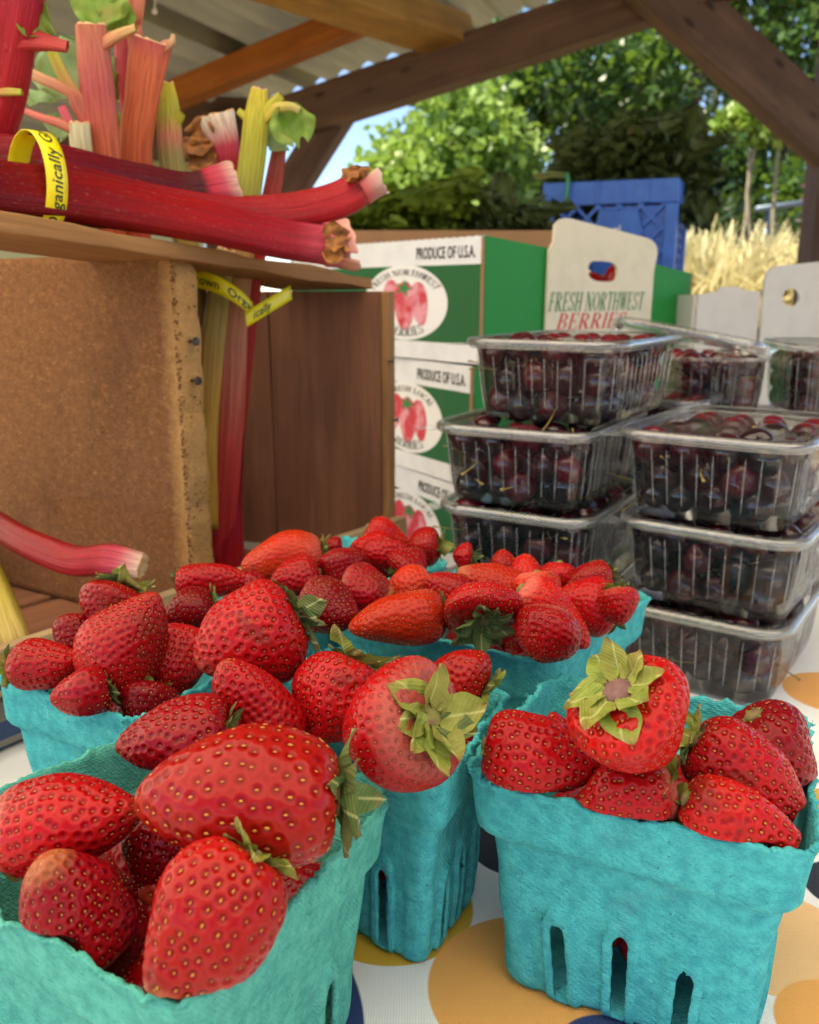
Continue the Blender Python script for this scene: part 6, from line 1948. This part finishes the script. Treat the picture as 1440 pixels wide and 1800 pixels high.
# greens behind the top box, in a brown carton
gcx = ony(740, 405, 1.50)
kb = empty('carton', gcx * [1, 1, 0] + [0, 0, BZ], 'brown carton holding leafy greens behind the green boxes', 'box')
for sy in (0, .24):
    board('side_panel', frame(gcx * [1, 1, 0] + [0.02, sy, (gcx[2] + BZ) / 2], (1, 0, 0)), (.40, .004, gcx[2] - BZ), C_KRAFT, kb, bevel=0)
for sx in (-.178, .218):
    board('side_panel', frame(gcx * [1, 1, 0] + [sx, .12, (gcx[2] + BZ) / 2], (0, 1, 0)), (.235, .004, gcx[2] - BZ - .001), C_KRAFT, kb, bevel=0)
board('bottom_panel', frame(gcx * [1, 1, 0] + [.02, .12, BZ + .003], (1, 0, 0)), (.38, .23, .004), C_KRAFT, kb, bevel=0)
kbz = gcx[2] - .02
greens(np.array([gcx[0] - .08, gcx[1] + .12, kbz]), .09, 30, KALE2, 'bright leafy greens at the left of the brown carton', 'greens in the brown carton', 11, (1, .7, .5), (-.6, -.3, .5))
greens(np.array([gcx[0] + .02, gcx[1] + .12, kbz + .01]), .10, 36, KALE2, 'olive leafy greens in the middle of the brown carton', 'greens in the brown carton', 12, (1, .7, .6), (.2, -.3, .6))
greens(np.array([gcx[0] + .15, gcx[1] + .10, kbz]), .09, 30, KALE, 'dark leafy greens at the right of the brown carton', 'greens in the brown carton', 13, (1, .7, .6), (.4, -.3, .5))

# ------------------------------------------------------------------ the stall: beams, roof, wall
def timber(name, a, b_, w_, h_, mat, label=None, cat='beam', parent=None, seed=0, up=(0, 0, 1)):
    a = np.asarray(a, float); b_ = np.asarray(b_, float)
    f = frame((a + b_) / 2, b_ - a, up)
    ln = np.linalg.norm(b_ - a)
    o = board(name, f, (ln, w_, h_), mat, parent, bevel=.004, seed=seed, base=None if parent is not None else np.minimum(a, b_))
    if label: tag(o, label, cat)
    return o
A_ = ony(520, 205, 2.60); B_ = ony(1250, -38, 2.20)
bd_ = (B_ - A_); bd_ /= np.linalg.norm(bd_)
bh = bd_.copy(); bh[2] = 0; bh /= np.linalg.norm(bh)
perp = np.array([-bh[1], bh[0], 0])           # points away from the camera
if perp[1] < 0: perp = -perp
timber('roof_beam', A_ - bd_ * .05, B_ + bd_ * 2.2, .07, .105, W_BEAM, 'dark weathered beam carrying the edge of the corrugated roof', 'beam', seed=81)
roof_up = np.cross(bd_, perp)
if roof_up[2] < 0: roof_up = -roof_up
R0 = A_ + roof_up * .105                      # roof plane origin above the beam
def roofp(s, t, h=0.0): return R0 + bd_ * s + perp * t + roof_up * h
# purlins and rafters under the sheet
def on_roof(px, py, h):
    r_ = ray(px, py); p0_ = roofp(0, 0, h)
    return EYE + r_ * (((p0_ - EYE) @ roof_up) / (r_ @ roof_up))
u1 = on_roof(345, 152, -.03); u2 = on_roof(622, 38, -.03)
ud = (u2 - u1) / np.linalg.norm(u2 - u1)
timber('purlin', u1 - ud * .12, u2 + ud * .02, .06, .06, W_PURLIN, 'orange-brown purlin under the corrugated roof', 'purlin', seed=82, up=roof_up)
v1 = on_roof(560, -20, -.035); v2 = on_roof(790, 62, -.035)
vd = (v2 - v1) / np.linalg.norm(v2 - v1)
timber('rafter', v1 - vd * .9, v2 + vd * .03, .11, .07, W_RAFTER, 'golden rafter running over the beam at the top', 'rafter', seed=83, up=roof_up)
def roof_mat():
    b = NB('corrugated_roof'); g = b.attr('gc')
    n = b.noise(b.mapping(g, (1.2, 16, 1)), 1.0, 4, .6)
    c = b.mix(b.ramp(n, [(.35, 0.), (.65, 1.)]), lin(128, 124, 110), lin(80, 78, 72))
    c = b.mix(b.ramp(b.noise(b.mapping(g, (5, 30, 1)), 1., 4), [(.55, 0.), (.75, .6)]), c, lin(110, 104, 92))
    p = b.bsdf(Base_Color=c, Roughness=.5, Specular_IOR_Level=.5)
    t = b.n('ShaderNodeBsdfTranslucent', inp={'Color': b.mix(.5, c, lin(240, 232, 196))})
    return b.done(b.n('ShaderNodeMixShader', inp={0: .04, 1: p.outputs[0], 2: t.outputs[0]}))
ROOF = roof_mat()
def diffuser_mat():      # added out-of-view white sheets that spread sunlight softly over the table
    b = NB('unseen_roof_diffuser')
    p = b.bsdf(Base_Color=lin(236, 230, 214), Roughness=.5)
    t = b.n('ShaderNodeBsdfTranslucent', inp={'Color': (*lin(250, 244, 228), 1)})
    return b.done(b.n('ShaderNodeMixShader', inp={0: .72, 1: p.outputs[0], 2: t.outputs[0]}))
DIFFUSER = diffuser_mat()
rf = empty('shed_roof', roofp(0, 0), 'corrugated sheet roof over the stall', 'roof')
PITCH_C = .076
sheet_w = .76
s0 = -2.3
k = 0
while s0 < 3.2:
    m = 81
    ss = np.linspace(s0, s0 + sheet_w + .04, m)
    for (ta, tb_, rm, nm, dz) in ((-1.74, .16, ROOF, 'roof_sheet', 0.0), (-3.2, -1.70, DIFFUSER, 'added_diffuser_sheet', .004)):  # second set is unseen, added to brighten the foreground from above
        tt = np.linspace(ta, tb_, 10)
        SS, TT = np.meshgrid(ss, tt)
        hh = .011 * np.sin(2 * PI * SS / PITCH_C) + (.0012 if k % 2 else 0) + .011 + dz
        Vr = R0 + SS.ravel()[:, None] * bd_ + TT.ravel()[:, None] * perp + hh.ravel()[:, None] * roof_up
        mk(nm, Vr, grid_faces(m, 10), rm, rf, smooth=True, attrs={'gc': np.stack([TT.ravel(), SS.ravel(), 0 * SS.ravel()], 1)})
    s0 += sheet_w
    k += 1
# brace and post at the right
c1 = ony(1185, 2, 2.20); c2 = ony(1475, 262, 2.28)
cd_ = (c2 - c1) / np.linalg.norm(c2 - c1)
timber('knee_brace', c1 - cd_ * .10, c2 + cd_ * .05, .06, .120, W_BEAM, 'dark diagonal brace at the upper right', 'brace', seed=84)
p0_ = ony(1462, 300, 2.30)
timber('roof_post', [p0_[0], p0_[1], -.8], [p0_[0], p0_[1], p0_[2] + .30], .09, .09, W_BEAM, 'dark post at the right edge holding the brace', 'post', seed=85, up=(0, 1, 0))
# leaning brace on the left and the dark header behind
d1_ = ony(590, 205, 2.62); d2_ = ony(486, 372, 2.66)
dd_ = (d2_ - d1_) / np.linalg.norm(d2_ - d1_)
timber('knee_brace', d1_ - dd_ * .05, d2_ + dd_ * .1, .07, .085, W_BEAM, 'dark leaning brace in front of the blue sky gap', 'brace', seed=86)
e1_ = d2_ + dd_ * .05
timber('roof_post', [e1_[0] - .13, e1_[1], -.8], [e1_[0] - .13, e1_[1], A_[2] + .02], .085, .085, W_BEAM, 'dark post behind the rhubarb under the beam end', 'post', seed=87, up=(0, 1, 0))
h1 = ony(-200, 168, 2.75); h2 = ony(440, 262, 2.72)
h1[2] = ony(100, 205, 2.75)[2]; h2[2] = ony(430, 235, 2.75)[2]
timber('header_beam', h1, h2, .07, .17, W_BEAM, 'dark header beam under the roof above the pale wall', 'beam', seed=88)
WALL = simple('pale_green_wall', lin(206, 208, 172), .85, .12, 6, bump=.2, bdist=.003)
wa = ony(-500, 300, 2.82); wb = ony(345, 300, 2.82)
wz1 = max(ony(100, 205, 2.75)[2], ony(430, 235, 2.75)[2]) + .05
tag(board('shed_wall', frame(((wa[0] + wb[0]) / 2, 2.86, (wz1 - .8) / 2), (1, 0, 0)), (wb[0] - wa[0], .05, wz1 + .8), WALL, bevel=.003, base=((wa[0] + wb[0]) / 2, 2.86, -.8)), 'pale yellow-green painted shed wall behind the rhubarb', 'wall')
# small hook hanging from the roof
hp = on_roof(274, -6, -.01); hq = ony(272, 20, 1.9)
hp = ony(274, -30, 1.9); 
Vt, Ft = join([tube_arrays([hp + [0, 0, .2], hp, hq], .0016, 6)[:2], (SEEDV * .006 + hq, SEEDF.tolist())])
tag(mk('ceiling_string', Vt, Ft, PRT_WHT, base=hq), 'white string with a bead hanging from the roof', 'string')

# ------------------------------------------------------------------ trees and grass
BARK = simple('bark', lin(104, 88, 70), .9, .5, 12, lin(66, 54, 44), bump=.6, bdist=.02)
def fol(name, ca, cb, trans=.38):
    b = NB(name)
    v = b.obj()
    c = b.mix(b.ramp(b.noise(v, .9, 3), [(.38, 0.), (.62, 1.)]), ca, cb)
    c = b.mix(b.ramp(b.noise(v, 9, 2), [(.4, 0.), (.7, .5)]), c, tuple(x * 1.3 for x in cb))
    p = b.bsdf(Base_Color=c, Roughness=.42, Specular_IOR_Level=.5)
    t = b.n('ShaderNodeBsdfTranslucent', inp={'Color': b.mix(.5, c, (.20, .32, .03))})
    return b.done(b.n('ShaderNodeMixShader', inp={0: trans, 1: p.outputs[0], 2: t.outputs[0]}))
F_BRIGHT = fol('foliage_bright', lin(92, 126, 48), lin(132, 158, 74))
F_MID = fol('foliage_mid', lin(40, 72, 30), lin(62, 94, 38))
F_DARK = fol('foliage_dark', lin(22, 44, 22), lin(34, 58, 28), .3)
F_PURP = fol('foliage_purple', lin(78, 46, 62), lin(104, 64, 84), .3)
def leaf_cloud(cent, rad, n, size, rs, shell_=.55, clump=26):
    """leaf quads gathered in clumps through an ellipsoid volume"""
    rad = np.asarray(rad, float)
    d = rs.normal(0, 1, (clump, 3)); d /= np.linalg.norm(d, axis=1)[:, None]
    cc = d * (rs.uniform(shell_, 1.0, clump) ** .6)[:, None] * rad * .86
    which = rs.integers(0, clump, n)
    cs = rs.uniform(.16, .36, clump)
    off = rs.normal(0, 1, (n, 3)) * (cs[which] * rad.mean())[:, None] * .62
    P = cent + cc[which] + off
    a = rs.normal(0, 1, (n, 3)); a /= np.linalg.norm(a, axis=1)[:, None]
    b_ = rs.normal(0, 1, (n, 3)); b_[:, 2] *= .5; b_ -= a * (a * b_).sum(1)[:, None]; b_ /= np.linalg.norm(b_, axis=1)[:, None]
    s_ = size * rs.uniform(.6, 1.3, n)
    n3 = np.cross(a, b_) * (s_ * .18)[:, None]
    w_ = b_ * (s_ * .40)[:, None]; l_ = a * (s_ * .62)[:, None]
    V = np.stack([P - l_, P + w_ + n3, P + l_, P - w_ + n3], 1).reshape(-1, 3)
    F_ = np.arange(n * 4).reshape(n, 4)
    return V, F_, cent + cc
def tree(x, y, h, crown_c, crown_r, mat, n, size, label, seed, trunk_r=.10, cat='tree', name='tree', clump=30):
    rs = np.random.default_rng(seed)
    root = empty(name, (x, y, -.8), label, cat, 'trees and shrubs behind the stall')
    cz = np.array([x, y, 0]) + np.array(crown_c)
    V, F_, cl_ = leaf_cloud(cz, crown_r, n, size, rs, clump=clump)
    mk('crown', V, F_, mat, root)
    top = cz + [0, 0, crown_r[2] * .7]
    Pt = catmull([(x, y, -.8), (x + rs.normal(0, .1), y, (-.8 + cz[2]) / 2), top], 10)
    parts = [tube_arrays(Pt, np.linspace(trunk_r, trunk_r * .25, 10), 9)[:2]]
    for k in range(min(11, len(cl_))):
        st_ = Pt[rs.integers(3, 8)]
        parts.append(tube_arrays(catmull([st_, (st_ + cl_[k]) / 2 + rs.normal(0, .08, 3), cl_[k]], 6), np.linspace(trunk_r * .35, trunk_r * .08, 6), 5)[:2])
    Vt, Ft = join(parts)
    mk('trunk', Vt, Ft, BARK, root, smooth=True)
    return root
def wx(px, y): return (px - 720) / F_PX * y
tree(wx(792, 9.5), 9.5, 3.4, (0, 0, 1.25), (.92, .9, 1.05), F_BRIGHT, 9000, .105, 'bright sunlit green tree left of centre behind the boxes', 1, .07)
tree(wx(760, 8.6), 8.6, 2.0, (0, 0, .30), (.85, .6, .55), F_MID, 4500, .09, 'low green shrub under the bright tree', 2, .04, 'shrub', 'shrub')
tree(wx(990, 12.5), 12.5, 5, (0, 0, 2.9), (1.5, 1.2, 1.0), F_MID, 4200, .12, 'sunlit tree branches below the roof beam', 3, .09)
tree(wx(1010, 14), 14, 6, (0, 0, 1.9), (1.9, 1.2, 1.7), F_DARK, 9000, .13, 'dark green tree behind the kale', 4, .14)
tree(wx(860, 15.5), 15.5, 6, (0, 0, 2.6), (1.2, 1.0, 2.2), F_DARK, 7000, .13, 'dark tree beside the bright one', 5, .14)
tree(wx(1180, 15.5), 15.5, 9, (0, 0, 4.2), (2.3, 1.6, 2.3), F_MID, 6800, .14, 'tall loose tree with sky showing through above the kale', 6, .16)
tree(wx(1340, 13.5), 13.5, 9, (0, 0, 1.4), (1.5, 1.2, 1.25), F_MID, 8000, .12, 'green tree behind the dry grass', 7, .12)
tree(wx(1440, 17), 17, 9, (0, 0, 4.0), (2.2, 1.5, 2.6), F_MID, 4200, .15, 'thin tall tree at the upper right with blue gaps', 8, .15)
tree(wx(1290, 17.5), 17.5, 10, (0, 0, 5.0), (1.9, 1.5, 1.9), F_DARK, 3600, .15, 'tall tree behind the right brace', 9, .16)
tree(wx(1450, 11), 11, 3, (0, 0, 1.0), (.55, .5, .6), F_PURP, 3600, .08, 'purple-leaved tree at the right edge', 10, .05)
tree(wx(1150, 10.5), 10.5, 2, (0, 0, .55), (1.6, .8, .75), F_DARK, 9000, .10, 'dark shrub right behind the blue crate', 11, .06, 'shrub', 'shrub')
tree(wx(930, 10.5), 10.5, 2, (0, 0, .6), (1.0, .8, .95), F_DARK, 7000, .10, 'dark shrub between the bright tree and the kale', 12, .06, 'shrub', 'shrub')
tree(wx(1390, 10.0), 10.0, 2, (0, 0, .35), (1.0, .7, .75), F_DARK, 6000, .10, 'dark shrub behind the metal railing', 13, .06, 'shrub', 'shrub')
for k, (px, w_) in enumerate([(1288, .028), (1322, .026), (1268, .018)]):
    x_ = wx(px, 7.5)
    Pt = catmull([(x_, 7.5, -.8), (x_ + .05, 7.5, .4), (x_ - .03 + .05 * k, 7.5, 1.0), (x_ + .02, 7.5, 1.6)], 10)
    Vt, Ft, _, _ = tube_arrays(Pt, np.linspace(w_, w_ * .5, 10), 8)
    rt_ = empty('young_tree', (x_, 7.5, -.8), ['pale slim trunk left of the pair above the dry grass', 'pale slim trunk rising above the middle of the dry grass', 'thinnest pale trunk behind the grass beside the crate'][k], 'tree', 'trees and shrubs behind the stall')
    mk('trunk', Vt, Ft, simple('pale_bark', lin(140, 130, 108), .9, .4, 20), rt_, smooth=True)
    V, F_, _ = leaf_cloud(np.array([x_ + .05, 7.5, 1.55]), (.28, .25, .2), 420, .08, np.random.default_rng(50 + k), clump=8)
    mk('crown', V, F_, F_BRIGHT, rt_)
# dry feathery grass in the sun
def grass(name, x0, x1, y0, y1, n, h0, h1, mat, label, seed, plume=True):
    rs = np.random.default_rng(seed)
    nseg = 7
    X_ = rs.uniform(x0, x1, n); Y_ = rs.uniform(y0, y1, n); Hh = rs.uniform(h0, h1, n)
    a = rs.uniform(0, 2 * PI, n); lean = rs.uniform(.12, .7, n) * Hh
    t = np.linspace(0, 1, nseg)
    P = np.stack([X_[:, None] + np.cos(a)[:, None] * lean[:, None] * t ** 2.2, Y_[:, None] + np.sin(a)[:, None] * lean[:, None] * t ** 2.2,
                  -.8 + Hh[:, None] * (t - .22 * t ** 4 * (lean / Hh)[:, None] * 2)], -1)
    wprof = np.array([.002, .002, .002, .003, .009 if plume else .003, .010 if plume else .002, .003])
    wd = wprof[None] * rs.uniform(.7, 1.5, n)[:, None]
    sx = np.stack([-np.sin(a), np.cos(a), 0 * a], 1)
    V = np.concatenate([P - sx[:, None] * wd[..., None], P + sx[:, None] * wd[..., None]], 2).reshape(n, nseg * 2, 3).reshape(-1, 3)
    i = np.arange(nseg - 1) * 2
    fq = np.stack([i, i + 1, i + 3, i + 2], 1)
    F_ = (fq[None] + (np.arange(n) * nseg * 2)[:, None, None]).reshape(-1, 4)
    return tag(mk(name, V, F_, mat, base=((x0 + x1) / 2, y0, -.8), smooth=True), label, 'grass', kind='stuff')
def grassmat(name, ca, cb):
    b = NB(name); v = b.obj()
    c = b.mix(b.ramp(b.noise(v, 14, 3), [(.35, 0.), (.65, 1.)]), ca, cb)
    p = b.bsdf(Base_Color=c, Roughness=.7)
    t = b.n('ShaderNodeBsdfTranslucent', inp={'Color': c})
    return b.done(b.n('ShaderNodeMixShader', inp={0: .35, 1: p.outputs[0], 2: t.outputs[0]}))
grass('dry_grass', 1.35, 4.2, 4.4, 6.4, 30000, 0.9, 1.52, grassmat('dry_straw', lin(214, 204, 164), lin(186, 176, 122)), 'dry straw-coloured feathery grass beyond the boxes', 5)
grass('green_grass', -3.0, 1.4, 6.0, 8.0, 5000, .5, 1.05, grassmat('green_straw', lin(120, 146, 58), lin(150, 160, 80)), 'tall green grass beyond the stall', 6, False)
# metal railing at the right
rl = empty('metal_railing', (wx(1400, 8.5), 8.5, -.8), 'grey metal railing behind the dry grass', 'railing')
GM = simple('grey_metal', lin(96, 108, 120), .5, metal=.6)
ry0 = ony(1330, 368, 8.5); ry1 = ony(1500, 345, 8.8)
Vt, Ft, _, _ = tube_arrays([ry0, ry1], .03, 8); mk('top_rail', Vt, Ft, GM, rl, smooth=True)
for f_ in (0.12, .6, 1.0):
    p = ry0 * (1 - f_) + ry1 * f_
    Vt, Ft, _, _ = tube_arrays([[p[0], p[1], -.8], p], .025, 8); mk('post', Vt, Ft, GM, rl, smooth=True)
